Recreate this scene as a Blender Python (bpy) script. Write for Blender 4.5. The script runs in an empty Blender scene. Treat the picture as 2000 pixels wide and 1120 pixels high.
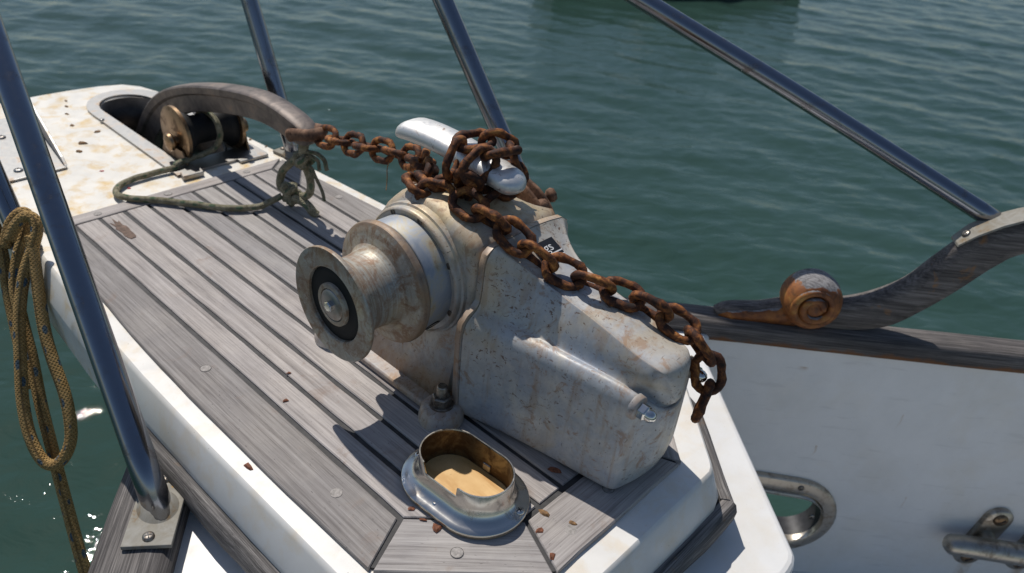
import bpy, bmesh, math, random
from mathutils import Vector, Matrix, noise
random.seed(7)
sc = bpy.context.scene
R = math.radians

# ------------------------------------------------------------------ camera
cam_d = bpy.data.cameras.new('camera')
cam = bpy.data.objects.new('camera', cam_d)
sc.collection.objects.link(cam)
rr = Vector((0.68282, -0.72556, 0.08574)).normalized()
fw = Vector((0.64374, 0.54203, -0.54020))
fw = (fw - rr * fw.dot(rr)).normalized()
up = rr.cross(fw)
cam.matrix_world = Matrix(((rr.x, up.x, -fw.x, -0.6942), (rr.y, up.y, -fw.y, -0.4332),
                           (rr.z, up.z, -fw.z, 0.8298), (0, 0, 0, 1)))
cam_d.sensor_width = 36.0
cam_d.lens = 28.08
cam_d.clip_start = 0.02
cam_d.clip_end = 3000
cam_d.dof.use_dof = True
cam_d.dof.focus_distance = 1.12
cam_d.dof.aperture_fstop = 5.6
sc.camera = cam

# ------------------------------------------------------------------ light
SUN = Vector((0.15, 0.63, 1.0)).normalized()
world = bpy.data.worlds.new('World')
sc.world = world
world.use_nodes = True
wn = world.node_tree
wn.nodes.clear()
sky = wn.nodes.new('ShaderNodeTexSky')
sky.sky_type = 'NISHITA'
sky.sun_disc = False
sky.sun_elevation = math.asin(SUN.z)
sky.sun_rotation = math.atan2(SUN.x, SUN.y)
sky.altitude = 0
sky.air_density = 1.0
sky.dust_density = 0.6
bgn = wn.nodes.new('ShaderNodeBackground')
bgn.inputs['Strength'].default_value = 0.075
wo = wn.nodes.new('ShaderNodeOutputWorld')
wn.links.new(sky.outputs[0], bgn.inputs[0])
wn.links.new(bgn.outputs[0], wo.inputs[0])
sun_d = bpy.data.lights.new('sun', 'SUN')
sun_d.energy = 3.7
sun_d.angle = R(0.53)
sun_d.color = (1.0, 0.95, 0.88)
sun = bpy.data.objects.new('sun', sun_d)
sc.collection.objects.link(sun)
sun.rotation_euler = SUN.to_track_quat('Z', 'Y').to_euler()
sun.location = SUN * 30
vs = sc.view_settings
vs.view_transform = 'Standard'
vs.look = 'None'
vs.exposure = 0.0
vs.gamma = 1.0
vs.use_curve_mapping = False

# ------------------------------------------------------------------ materials
class NT:
    def __init__(s, name):
        s.m = bpy.data.materials.new(name)
        s.m.use_nodes = True
        s.t = s.m.node_tree
        s.b = s.t.nodes['Principled BSDF']
        tc = s.t.nodes.new('ShaderNodeTexCoord')
        s.co = tc.outputs['Object']
    def n(s, typ, **kw):
        x = s.t.nodes.new(typ)
        for k, v in kw.items():
            setattr(x, k, v)
        return x
    def l(s, a, b):
        s.t.links.new(a, b)
    def mapping(s, scale=(1, 1, 1), rot=(0, 0, 0), src=None):
        m = s.n('ShaderNodeMapping')
        m.inputs['Scale'].default_value = scale
        m.inputs['Rotation'].default_value = rot
        s.l(src or s.co, m.inputs['Vector'])
        return m.outputs[0]
    def noise(s, scale, detail=4, rough=0.55, src=None, dist=0.0, fac=True):
        x = s.n('ShaderNodeTexNoise')
        x.inputs['Scale'].default_value = scale
        x.inputs['Detail'].default_value = detail
        x.inputs['Roughness'].default_value = rough
        x.inputs['Distortion'].default_value = dist
        s.l(src or s.co, x.inputs['Vector'])
        return x.outputs['Fac']
    def ramp(s, f, stops, interp='LINEAR'):
        r = s.n('ShaderNodeValToRGB')
        r.color_ramp.interpolation = interp
        e = r.color_ramp.elements
        while len(e) > 1:
            e.remove(e[-1])
        e[0].position = stops[0][0]
        e[0].color = col(stops[0][1])
        for p, c in stops[1:]:
            q = e.new(p)
            q.color = col(c)
        s.l(f, r.inputs[0])
        return r.outputs[0]
    def mix(s, f, a, b, mode='MIX'):
        x = s.n('ShaderNodeMix', data_type='RGBA', blend_type=mode)
        for v, i in ((f, 0), (a, 6), (b, 7)):
            if isinstance(v, (int, float)):
                x.inputs[i].default_value = v if i == 0 else (v, v, v, 1)
            elif isinstance(v, tuple):
                x.inputs[i].default_value = col(v)
            else:
                s.l(v, x.inputs[i])
        return x.outputs[2]
    def math(s, op, a, b=0.0, clamp=False):
        x = s.n('ShaderNodeMath', operation=op, use_clamp=clamp)
        for v, i in ((a, 0), (b, 1)):
            if isinstance(v, (int, float)):
                x.inputs[i].default_value = v
            else:
                s.l(v, x.inputs[i])
        return x.outputs[0]
    def bump(s, h, strength=0.3, dist=0.001, prev=None):
        x = s.n('ShaderNodeBump')
        x.inputs['Strength'].default_value = strength
        x.inputs['Distance'].default_value = dist
        s.l(h, x.inputs['Height'])
        if prev is not None:
            s.l(prev, x.inputs['Normal'])
        return x.outputs[0]
    def set(s, **kw):
        names = dict(color='Base Color', rough='Roughness', metal='Metallic', ior='IOR', normal='Normal', spec='Specular IOR Level', coat='Coat Weight', coatr='Coat Roughness', sheen='Sheen Weight')
        for k, v in kw.items():
            i = s.b.inputs[names[k]]
            if isinstance(v, (int, float)):
                i.default_value = v
            elif isinstance(v, tuple):
                i.default_value = col(v)
            else:
                s.l(v, i)
        return s.m

def col(c):
    if isinstance(c, (int, float)):
        return (c, c, c, 1)
    return (c[0], c[1], c[2], 1)

def obj_rand(s):
    oi = s.n('ShaderNodeObjectInfo')
    return oi.outputs['Random']

def shifted(s):
    """object coordinates shifted by a random amount per object so that repeats differ"""
    r = obj_rand(s)
    c = s.n('ShaderNodeCombineXYZ')
    s.l(s.math('MULTIPLY', r, 7.3), c.inputs[0])
    s.l(s.math('MULTIPLY', r, 3.1), c.inputs[1])
    s.l(s.math('MULTIPLY', r, 5.7), c.inputs[2])
    a = s.n('ShaderNodeVectorMath', operation='ADD')
    s.l(s.co, a.inputs[0])
    s.l(c.outputs[0], a.inputs[1])
    return a.outputs[0]

def wood(name, dark, mid, light, stain=None, stain_amt=0.0, orange=None, rough=0.75, grain=1.0, bumpd=0.0006):
    s = NT(name)
    v = shifted(s)
    g1 = s.noise(1.0, 6, 0.7, s.mapping((420 * grain, 9, 420 * grain), src=v), 0.15)
    g2 = s.noise(1.0, 4, 0.6, s.mapping((110 * grain, 3.5, 110 * grain), src=v), 0.3)
    big = s.noise(11, 4, 0.6, v)
    f = s.math('ADD', s.math('MULTIPLY', g1, 0.6), s.math('MULTIPLY', g2, 0.4))
    c = s.ramp(f, [(0.34, dark), (0.49, mid), (0.64, light)])
    c = s.mix(s.math('MULTIPLY', s.ramp(big, [(0.35, 0.0), (0.7, 1.0)]), 0.35), c, s.mix(0.5, c, dark))
    # per board tone
    c = s.mix(0.9, c, s.mix(1.0, c, s.ramp(obj_rand(s), [(0, (0.80, 0.795, 0.80)), (0.35, (0.97, 0.955, 0.93)), (0.7, (1.02, 0.98, 0.95)), (1, (1.16, 1.13, 1.10))]), 'MULTIPLY'))
    pat = s.ramp(s.noise(5.5, 5, 0.65, v, 0.5), [(0.42, (0.86, 0.85, 0.86)), (0.58, (1.04, 1.02, 1.0))])
    c = s.mix(0.8, c, s.mix(1.0, c, pat, 'MULTIPLY'))
    if stain:
        m = s.ramp(s.noise(16, 5, 0.7, v, 0.5), [(0.60, 0.0), (0.72, 1.0)])
        c = s.mix(s.math('MULTIPLY', m, stain_amt), c, stain)
    # black specks
    sp = s.ramp(s.noise(1.0, 2, 0.5, s.mapping((500, 120, 500), src=v)), [(0.70, 0.0), (0.76, 1.0)])
    c = s.mix(s.math('MULTIPLY', sp, 0.6), c, (0.03, 0.028, 0.027))
    if orange:
        sep = s.n('ShaderNodeSeparateXYZ')
        s.l(s.co, sep.inputs[0])
        low = s.ramp(s.math('ADD', s.math('MULTIPLY', s.math('ADD', sep.outputs[2], orange[3]), orange[1]), s.math('MULTIPLY', s.noise(24, 4), orange[2])), [(0.30, 1.0), (0.42, 0.0)])
        c = s.mix(s.math('MULTIPLY', low, 0.85), c, orange[0])
    h = s.math('ADD', g1, s.math('MULTIPLY', g2, 0.8))
    return s.set(color=c, rough=rough, normal=s.bump(h, 0.55, bumpd), spec=0.25)

teak = wood('weathered_teak', (0.20, 0.186, 0.180), (0.40, 0.380, 0.368), (0.55, 0.53, 0.515), (0.24, 0.15, 0.10), 0.4)
teak_margin = wood('weathered_margin_teak', (0.15, 0.137, 0.131), (0.315, 0.297, 0.285), (0.44, 0.42, 0.405), (0.24, 0.15, 0.10), 0.3)
cap_wood = wood('weathered_cap_wood', (0.028, 0.027, 0.028), (0.115, 0.108, 0.107), (0.27, 0.255, 0.247), None, 0, ((0.20, 0.085, 0.03), 12.0, 0.5, 0.150), grain=1.3, bumpd=0.0012)
trim_wood = wood('rubbing_strake_wood', (0.028, 0.026, 0.026), (0.14, 0.134, 0.132), (0.38, 0.365, 0.355), (0.23, 0.13, 0.05), 0.6, grain=1.3, bumpd=0.0014)
rail_wood = wood('carved_rail_wood', (0.04, 0.037, 0.036), (0.13, 0.12, 0.117), (0.27, 0.252, 0.243), (0.35, 0.16, 0.045), 0.8, grain=0.7, bumpd=0.0008)

def m_varnish():
    s = NT('peeling_varnish')
    n = s.noise(22, 5, 0.65, None, 0.6)
    c = s.ramp(n, [(0.3, (0.08, 0.028, 0.012)), (0.45, (0.20, 0.065, 0.018)), (0.6, (0.34, 0.125, 0.028)), (0.75, (0.46, 0.25, 0.06))])
    sep = s.n('ShaderNodeSeparateXYZ')
    g = s.n('ShaderNodeNewGeometry')
    s.l(g.outputs['Normal'], sep.inputs[0])
    bare = s.ramp(s.math('ADD', s.math('MULTIPLY', sep.outputs[2], 0.55), s.math('MULTIPLY', s.noise(45, 4, 0.6), 0.45)), [(0.60, 0.0), (0.615, 1.0)])
    g1 = s.noise(1, 5, 0.6, s.mapping((300, 40, 300)))
    c = s.mix(bare, c, s.ramp(g1, [(0.35, (0.12, 0.115, 0.12)), (0.6, (0.30, 0.29, 0.29))]))
    dk = s.ramp(s.noise(38, 5, 0.75), [(0.54, 0.0), (0.66, 1.0)])
    c = s.mix(s.math('MULTIPLY', dk, 0.6), c, (0.03, 0.018, 0.012))
    return s.set(color=c, rough=s.ramp(bare, [(0, 0.62), (1, 0.9)]), normal=s.bump(s.math('SUBTRACT', s.noise(90, 4), s.math('MULTIPLY', bare, 0.8)), 0.3, 0.001))
varnish = m_varnish()

def m_gelcoat(name, base, yellow, amt, scale=9, spots=True, bow=False):
    s = NT(name)
    n = s.noise(scale, 6, 0.62, None, 0.3)
    amt0 = amt
    if bow:
        sep = s.n('ShaderNodeSeparateXYZ')
        s.l(s.co, sep.inputs[0])
        where = s.ramp(s.math('MULTIPLY', sep.outputs[1], 0.5), [(0.30, 0.30), (0.56, 1.0)])
        amt = s.math('MULTIPLY', where, amt0)
        base = s.mix(where, (0.78, 0.77, 0.75), base)
    c = s.mix(s.math('MULTIPLY', s.ramp(n, [(0.48, 0.0), (0.72, 1.0)]), amt), base, yellow)
    if spots:
        sp = s.ramp(s.noise(85, 5, 0.75, s.mapping((1, 2.2, 1)), 1.0), [(0.66, 0.0), (0.74, 1.0)])
        c = s.mix(s.math('MULTIPLY', sp, s.math('MULTIPLY', amt, 1.4), True), c, (0.52, 0.30, 0.10))
    d = s.ramp(s.noise(5, 7, 0.7), [(0.4, 0.0), (0.75, 1.0)])
    c = s.mix(s.math('MULTIPLY', d, 0.22), c, (0.42, 0.42, 0.40))
    fl = s.ramp(s.noise(240, 2), [(0.74, 0.0), (0.78, 1.0)])
    c = s.mix(s.math('MULTIPLY', fl, 0.5), c, (0.13, 0.09, 0.06))
    return s.set(color=c, rough=s.ramp(s.noise(30, 4), [(0.3, 0.28), (0.7, 0.5)]), normal=s.bump(s.noise(140, 3), 0.08, 0.0006))
gelcoat = m_gelcoat('white_gelcoat', (0.76, 0.755, 0.74), (0.62, 0.50, 0.30), 0.28)
gel_bow = m_gelcoat('stained_gelcoat', (0.83, 0.79, 0.71), (0.70, 0.47, 0.16), 0.95, 24, True, True)
gel_wall = m_gelcoat('painted_bulwark', (0.86, 0.85, 0.83), (0.68, 0.58, 0.40), 0.22, 6, True)

def stain_wall():
    # rust weeps that have run down the paint below the cleat feet, and a few old drips
    m = gel_wall
    t = m.node_tree
    b = t.nodes['Principled BSDF']
    s = NT.__new__(NT)
    s.m, s.t, s.b = m, t, b
    s.co = [n for n in t.nodes if n.type == 'TEX_COORD'][0].outputs['Object']
    src = b.inputs['Base Color'].links[0].from_socket
    sep = s.n('ShaderNodeSeparateXYZ')
    s.l(s.co, sep.inputs[0])
    al = s.math('ADD', s.math('MULTIPLY', s.math('SUBTRACT', sep.outputs[0], 0.66), 0.634), s.math('MULTIPLY', s.math('SUBTRACT', sep.outputs[1], 0.135), -0.773))
    wob = s.math('MULTIPLY', s.math('SUBTRACT', s.noise(14, 4), 0.5), 0.03)
    tot = None
    for c0, z0, w_, ln, am in ((0.785, -0.715, 0.020, 0.16, 0.9), (0.915, -0.715, 0.022, 0.16, 0.9), (0.30, -0.42, 0.004, 0.035, 0.7), (0.46, -0.30, 0.003, 0.05, 0.5), (0.21, -0.20, 0.012, 0.012, 0.6), (0.56, -0.55, 0.003, 0.06, 0.4)):
        dx = s.math('ABSOLUTE', s.math('SUBTRACT', s.math('ADD', al, wob), c0))
        fx_ = s.ramp(s.math('DIVIDE', dx, w_ * 2), [(0.15, 1.0), (0.5, 0.0)])
        dz = s.math('DIVIDE', s.math('SUBTRACT', z0, sep.outputs[2]), ln)
        fz = s.ramp(dz, [(0.0, 0.0), (0.08, 1.0), (1.0, 0.0)])
        k_ = s.math('MULTIPLY', s.math('MULTIPLY', fx_, fz), am)
        tot = k_ if tot is None else s.math('MAXIMUM', tot, k_)
    brk = s.ramp(s.noise(60, 4, 0.7), [(0.35, 0.3), (0.6, 1.0)])
    c = s.mix(s.math('MULTIPLY', tot, brk), src, (0.42, 0.25, 0.10))
    sc_ = s.ramp(s.noise(1.0, 4, 0.6, s.mapping((9, 9, 60), (0.4, 0.2, 0.1))), [(0.60, 0.0), (0.68, 1.0)])
    c = s.mix(s.math('MULTIPLY', sc_, 0.25), c, (0.55, 0.54, 0.52))
    s.l(c, b.inputs['Base Color'])
stain_wall()

def m_paint():
    s = NT('worn_silver_paint')
    n1 = s.noise(11, 6, 0.68, None, 0.5)
    n2 = s.noise(30, 6, 0.72, None, 0.9)
    base = s.ramp(n1, [(0.34, (0.36, 0.40, 0.465)), (0.47, (0.465, 0.475, 0.485)), (0.59, (0.545, 0.53, 0.495)), (0.70, (0.56, 0.49, 0.385))])
    mott = s.ramp(s.noise(48, 6, 0.7), [(0.35, (0.80, 0.80, 0.81)), (0.6, (1.05, 1.04, 1.02))])
    base = s.mix(0.8, base, s.mix(1.0, base, mott, 'MULTIPLY'))
    yel = s.ramp(s.noise(7.5, 5, 0.62, None, 0.6), [(0.50, 0.0), (0.62, 1.0)])
    sepz = s.n('ShaderNodeSeparateXYZ')
    s.l(s.co, sepz.inputs[0])
    crown = s.math('MULTIPLY', s.ramp(sepz.outputs[2], [(0.20, 0.0), (0.29, 1.0)]), s.ramp(s.math('ADD', sepz.outputs[1], 0.1), [(0.08, 0.25), (0.13, 1.0)]))
    gold = s.math('MULTIPLY', crown, s.ramp(s.noise(13, 5, 0.65, None, 0.5), [(0.34, 0.15), (0.56, 1.0)]))
    c = s.mix(s.math('MULTIPLY', yel, 0.45), base, (0.52, 0.41, 0.24))
    c = s.mix(s.math('MULTIPLY', gold, 0.72), c, (0.60, 0.45, 0.22))
    rs = s.ramp(n2, [(0.55, 0.0), (0.64, 1.0)])
    c = s.mix(s.math('MULTIPLY', rs, 0.62), c, (0.33, 0.18, 0.09))
    run = s.ramp(s.noise(1.0, 4, 0.6, s.mapping((60, 60, 6)), 0.3), [(0.54, 0.0), (0.66, 1.0)])
    c = s.mix(s.math('MULTIPLY', run, 0.4), c, (0.36, 0.22, 0.11))
    # edges rub through to brown metal
    ge = s.n('ShaderNodeNewGeometry')
    pt = s.ramp(s.math('ADD', ge.outputs['Pointiness'], s.math('MULTIPLY', s.math('SUBTRACT', s.noise(50, 4, 0.7), 0.5), 0.10)), [(0.53, 0.0), (0.57, 1.0)])
    c = s.mix(s.math('MULTIPLY', pt, 0.5), c, (0.33, 0.18, 0.09))
    ch = s.ramp(s.noise(1.0, 3, 0.6, s.mapping((230, 120, 180), (0.6, 0.3, 0.5)), 0.6), [(0.605, 0.0), (0.65, 1.0)])
    clus = s.ramp(s.noise(9, 3, 0.6), [(0.42, 0.15), (0.6, 1.0)])
    c = s.mix(s.math('MULTIPLY', s.math('MULTIPLY', ch, clus), 0.9), c, (0.17, 0.10, 0.065))
    ch2 = s.ramp(s.noise(1.0, 2, 0.6, s.mapping((50, 380, 140), (0.2, 0.9, 0.7))), [(0.69, 0.0), (0.72, 1.0)])
    c = s.mix(s.math('MULTIPLY', ch2, 0.75), c, (0.09, 0.075, 0.065))
    ro = s.ramp(n2, [(0.3, 0.36), (0.7, 0.62)])
    h = s.math('SUBTRACT', s.noise(220, 3, 0.6), s.math('MULTIPLY', ch, 0.6))
    return s.set(color=c, rough=ro, metal=0.12, normal=s.bump(h, 0.14, 0.0005))
paint = m_paint()

def m_drum():
    s = NT('worn_drum_metal')
    v = s.mapping((260, 9, 9))
    st = s.noise(1, 5, 0.65, v, 0.3)
    n2 = s.noise(34, 6, 0.7, None, 0.8)
    c = s.ramp(s.noise(18, 5, 0.6), [(0.32, (0.34, 0.37, 0.36)), (0.5, (0.45, 0.44, 0.38)), (0.68, (0.50, 0.44, 0.30))])
    c = s.mix(s.math('MULTIPLY', s.ramp(st, [(0.45, 0.0), (0.62, 1.0)]), 0.45), c, (0.30, 0.19, 0.115))
    c = s.mix(s.math('MULTIPLY', s.ramp(n2, [(0.47, 0.0), (0.60, 1.0)]), 0.8), c, (0.24, 0.125, 0.06))
    c = s.mix(s.math('MULTIPLY', s.ramp(s.noise(150, 5, 0.75, None, 0.5), [(0.53, 0.0), (0.60, 1.0)]), 0.45), c, (0.56, 0.54, 0.48))
    c = s.mix(s.math('MULTIPLY', s.ramp(s.noise(120, 4, 0.7), [(0.62, 0.0), (0.7, 1.0)]), 0.6), c, (0.10, 0.07, 0.05))
    sep = s.n('ShaderNodeSeparateXYZ')
    s.l(s.co, sep.inputs[0])
    band = s.ramp(s.math('MULTIPLY', s.math('ADD', sep.outputs[0], 0.26), 4.0), [(0.02, 0.0), (0.07, 1.0), (0.22, 0.85), (0.30, 0.25)])
    c = s.mix(s.math('MULTIPLY', s.math('MULTIPLY', band, s.ramp(st, [(0.38, 0.1), (0.55, 1.0)])), 0.65), c, (0.24, 0.155, 0.10))
    ry_ = s.math('SUBTRACT', sep.outputs[1], 0.1306)
    rz_ = s.math('SUBTRACT', sep.outputs[2], 0.194)
    rad = s.math('SQRT', s.math('ADD', s.math('MULTIPLY', ry_, ry_), s.math('MULTIPLY', rz_, rz_)))
    rim = s.ramp(s.math('ADD', s.math('MULTIPLY', s.math('SUBTRACT', rad, 0.080), 40.0), s.math('MULTIPLY', s.math('SUBTRACT', s.noise(38, 4, 0.7), 0.5), 0.9)), [(0.15, 0.0), (0.45, 1.0)])
    c = s.mix(s.math('MULTIPLY', rim, 0.7), c, s.ramp(n2, [(0.35, (0.13, 0.065, 0.035)), (0.6, (0.30, 0.20, 0.12))]))
    return s.set(color=c, metal=0.25, rough=s.ramp(st, [(0.3, 0.42), (0.7, 0.65)]), normal=s.bump(s.math('ADD', st, s.noise(160, 4)), 0.45, 0.0007))
drum_m = m_drum()

def m_rust(name, a, b, c3, hi, bd=0.0016):
    s = NT(name)
    v = shifted(s)
    n = s.noise(70, 6, 0.72, v, 0.6)
    n = s.math('ADD', s.math('MULTIPLY', n, 0.62), s.math('MULTIPLY', s.noise(26, 4, 0.6, v, 0.3), 0.38))
    c = s.ramp(n, [(0.38, a), (0.475, b), (0.55, c3), (0.64, hi)])
    p = s.ramp(s.noise(150, 4, 0.7, v), [(0.60, 0.0), (0.70, 1.0)])
    c = s.mix(s.math('MULTIPLY', p, 0.55), c, (0.025, 0.018, 0.016))
    w = s.ramp(s.noise(32, 3, 0.6, v), [(0.66, 0.0), (0.76, 1.0)])
    c = s.mix(s.math('MULTIPLY', w, 0.55), c, (0.36, 0.31, 0.26))
    return s.set(color=c, rough=0.72, metal=0.15, normal=s.bump(n, 0.9, bd), spec=0.35)
rust = m_rust('rusty_chain', (0.016, 0.010, 0.009), (0.075, 0.027, 0.013), (0.24, 0.085, 0.024), (0.55, 0.25, 0.07))
rust_br = m_rust('rusty_bronze', (0.05, 0.028, 0.02), (0.13, 0.068, 0.04), (0.21, 0.115, 0.07), (0.30, 0.18, 0.11), 0.0006)

def m_anchor():
    s = NT('weathered_galvanised_shank')
    n = s.noise(22, 6, 0.7, None, 0.4)
    c = s.ramp(n, [(0.32, (0.06, 0.05, 0.047)), (0.48, (0.14, 0.118, 0.108)), (0.6, (0.20, 0.165, 0.145)), (0.74, (0.30, 0.20, 0.13))])
    return s.set(color=c, rough=0.55, metal=0.45, normal=s.bump(s.noise(120, 5, 0.7), 0.4, 0.001))
anchor_m = m_anchor()

def m_metal(name, c, rough, streak=0.1, dirt=0.25, dirtc=(0.16, 0.10, 0.06), dscale=40, thr=0.62):
    s = NT(name)
    n = s.noise(dscale, 6, 0.7, None, 0.5)
    d = s.ramp(n, [(thr - 0.06, 0.0), (thr + 0.08, 1.0)])
    cc = s.mix(s.math('MULTIPLY', d, dirt), c, dirtc)
    ro = s.math('ADD', s.math('MULTIPLY', s.noise(90, 4), streak), s.math('ADD', rough - streak * 0.4, s.math('MULTIPLY', d, 0.18)))
    return s.set(color=cc, metal=1.0, rough=ro, normal=s.bump(s.noise(60, 3), 0.04, 0.0006))
chrome = m_metal('polished_chrome', (0.66, 0.645, 0.61), 0.11, 0.06, 0.55, (0.24, 0.17, 0.10), 26, 0.66)
def m_ring():
    s = NT('blue_grey_ring_paint')
    n = s.noise(20, 6, 0.7, None, 0.7)
    c = s.ramp(n, [(0.34, (0.25, 0.29, 0.35)), (0.50, (0.34, 0.36, 0.39)), (0.60, (0.42, 0.38, 0.29)), (0.70, (0.30, 0.19, 0.10))])
    return s.set(color=c, metal=0.3, rough=s.ramp(n, [(0.3, 0.48), (0.7, 0.66)]), normal=s.bump(s.noise(160, 4), 0.15, 0.0005))
ring_m = m_ring()
def m_dull():
    s = NT('dull_stainless')
    n = s.noise(24, 6, 0.7, None, 0.5)
    c = s.ramp(n, [(0.35, (0.30, 0.305, 0.32)), (0.55, (0.26, 0.255, 0.245)), (0.70, (0.28, 0.20, 0.12))])
    return s.set(color=c, metal=0.25, rough=s.ramp(s.noise(60, 4), [(0.3, 0.62), (0.7, 0.8)]), normal=s.bump(s.noise(160, 4, 0.7), 0.15, 0.0005), spec=0.3)
dull = m_dull()
def m_grimy():
    s = NT('grimy_plate_steel')
    n = s.noise(30, 6, 0.7, None, 0.6)
    c = s.ramp(n, [(0.35, (0.33, 0.32, 0.29)), (0.55, (0.27, 0.25, 0.21)), (0.68, (0.24, 0.16, 0.08))])
    return s.set(color=c, metal=0.15, rough=s.ramp(s.noise(80, 4), [(0.3, 0.72), (0.7, 0.9)]), normal=s.bump(s.noise(200, 4, 0.7), 0.2, 0.0005), spec=0.15)
grimy = m_grimy()
def m_satin():
    s = NT('satin_cast_steel')
    n = s.noise(75, 5, 0.75, None, 0.8)
    d = s.ramp(n, [(0.60, 0.0), (0.66, 1.0)])
    sc1 = s.ramp(s.noise(1.0, 3, 0.6, s.mapping((90, 420, 90), (0.3, 0.4, 0.6))), [(0.66, 0.0), (0.71, 1.0)])
    c = s.mix(s.math('MULTIPLY', d, 0.75), (0.70, 0.69, 0.67), (0.22, 0.12, 0.075))
    c = s.mix(s.math('MULTIPLY', sc1, 0.6), c, (0.35, 0.26, 0.2))
    return s.set(color=c, metal=0.72, rough=s.ramp(n, [(0.35, 0.38), (0.65, 0.6)]), normal=s.bump(n, 0.2, 0.0007))
satin = m_satin()
tube_m = m_metal('steel_tube', (0.27, 0.28, 0.31), 0.15, 0.14, 0.5, (0.12, 0.08, 0.06), 22, 0.60)
dull = m_metal('dull_stainless', (0.34, 0.335, 0.325), 0.42, 0.15, 0.6, (0.26, 0.17, 0.10), 24, 0.58)
brass = m_metal('aged_bronze', (0.30, 0.205, 0.125), 0.36, 0.18, 0.8, (0.12, 0.07, 0.04), 34, 0.55)
screw_m = m_metal('screw_steel', (0.30, 0.28, 0.25), 0.38, 0.1, 0.6, (0.1, 0.06, 0.04), 90, 0.5)

def m_plain(name, c, rough=0.6, metal=0.0, var=0.25, scale=40, bd=0.0005):
    s = NT(name)
    n = s.noise(scale, 5, 0.65)
    c2 = tuple(x * (1 - var) for x in c)
    c3 = tuple(min(1, x * (1 + var)) for x in c)
    return s.set(color=s.ramp(n, [(0.35, c2), (0.65, c3)]), rough=rough, metal=metal, normal=s.bump(s.noise(scale * 4, 3), 0.25, bd))
caulk = m_plain('black_caulking', (0.038, 0.037, 0.038), 0.7, 0, 0.4, 60)
rubber = m_plain('black_rubber', (0.004, 0.0045, 0.006), 0.7, 0, 0.3, 30)
gasket = m_plain('tan_sealant', (0.30, 0.23, 0.15), 0.7, 0, 0.35, 60)
sealant = m_plain('crumbling_sealant', (0.34, 0.21, 0.075), 0.8, 0, 0.5, 90, 0.002)
plug_m = m_plain('teak_plug', (0.33, 0.305, 0.285), 0.8, 0, 0.3, 200)
dark_recess = m_plain('dark_metal_recess', (0.03, 0.03, 0.032), 0.5, 0.4, 0.3, 60)
liner = m_plain('slot_liner_steel', (0.055, 0.048, 0.042), 0.4, 0.6, 0.6, 14)
floor_m = None
def m_floor():
    s = NT('rust_stained_well')
    n = s.noise(14, 5, 0.65, None, 0.6)
    st = s.noise(1, 5, 0.6, s.mapping((50, 9, 1)), 0.4)
    c = s.ramp(n, [(0.3, (0.62, 0.36, 0.12)), (0.6, (0.78, 0.51, 0.22))])
    c = s.mix(s.math('MULTIPLY', s.ramp(st, [(0.5, 0.0), (0.7, 1.0)]), 0.7), c, (0.50, 0.24, 0.05))
    fl = s.ramp(s.noise(260, 2), [(0.70, 0.0), (0.74, 1.0)])
    c = s.mix(s.math('MULTIPLY', fl, 0.6), c, (0.2, 0.1, 0.04))
    return s.set(color=c, rough=0.55)
floor_m = m_floor()
pipe_m = m_metal('worn_chrome', (0.62, 0.60, 0.56), 0.20, 0.14, 0.6, (0.24, 0.17, 0.10), 22, 0.60)
patina = m_metal('brown_patina_steel', (0.20, 0.165, 0.115), 0.42, 0.2, 0.8, (0.08, 0.05, 0.03), 30, 0.48)
chip_m = m_plain('rust_flake', (0.17, 0.06, 0.028), 0.8, 0, 0.5, 200)
leaf_m = m_plain('dry_leaf_brown', (0.20, 0.11, 0.045), 0.8, 0, 0.5, 200)
petal_m = m_plain('red_petal', (0.45, 0.035, 0.04), 0.7, 0, 0.3, 200)
label_black = m_plain('black_label_print', (0.012, 0.012, 0.014), 0.4, 0, 0.2, 90)
label_white = m_plain('white_label_print', (0.7, 0.7, 0.7), 0.5, 0, 0.1, 90)
hull_dark = m_plain('dark_boat_hull', (0.028, 0.030, 0.034), 0.35, 0, 0.2, 3)
blotch_m = m_plain('brown_rot_patch', (0.15, 0.10, 0.075), 0.85, 0, 0.4, 120)

def m_rope(name, a, b, fleck, thr, amt):
    s = NT(name)
    uv = s.n('ShaderNodeUVMap')
    uvo = uv.outputs[0]
    sep = s.n('ShaderNodeSeparateXYZ')
    s.l(uvo, sep.inputs[0])
    # braid: two crossing diagonal waves
    w1 = s.math('SINE', s.math('MULTIPLY', s.math('ADD', sep.outputs[0], sep.outputs[1]), 6.2832 * 9))
    w2 = s.math('SINE', s.math('MULTIPLY', s.math('SUBTRACT', sep.outputs[0], sep.outputs[1]), 6.2832 * 9))
    h = s.math('MAXIMUM', w1, w2)
    n = s.noise(70, 5, 0.7)
    c = s.ramp(n, [(0.35, a), (0.65, b)])
    c = s.mix(s.math('MULTIPLY', s.ramp(h, [(0.0, 1.0), (0.6, 0.0)]), 0.3), c, tuple(x * 0.4 for x in a))
    fl = s.n('ShaderNodeTexVoronoi')
    fl.inputs['Scale'].default_value = 1.0
    fl.inputs['Randomness'].default_value = 0.35
    s.l(s.mapping((3.0, 1.6, 1), (0, 0, 0.5), src=uvo), fl.inputs['Vector'])
    f = s.ramp(fl.outputs['Distance'], [(thr, 1.0), (thr + 0.04, 0.0)])
    c = s.mix(s.math('MULTIPLY', f, amt), c, fleck)
    return s.set(color=c, rough=0.85, normal=s.bump(h, 0.8, 0.0018), spec=0.2)
rope_ochre = m_rope('ochre_braided_rope', (0.36, 0.22, 0.08), (0.52, 0.34, 0.14), (0.03, 0.10, 0.16), 0.19, 0.85)
rope_green = m_rope('mossy_rope', (0.20, 0.18, 0.11), (0.50, 0.46, 0.33), (0.01, 0.12, 0.06), 0.24, 0.6)

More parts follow.
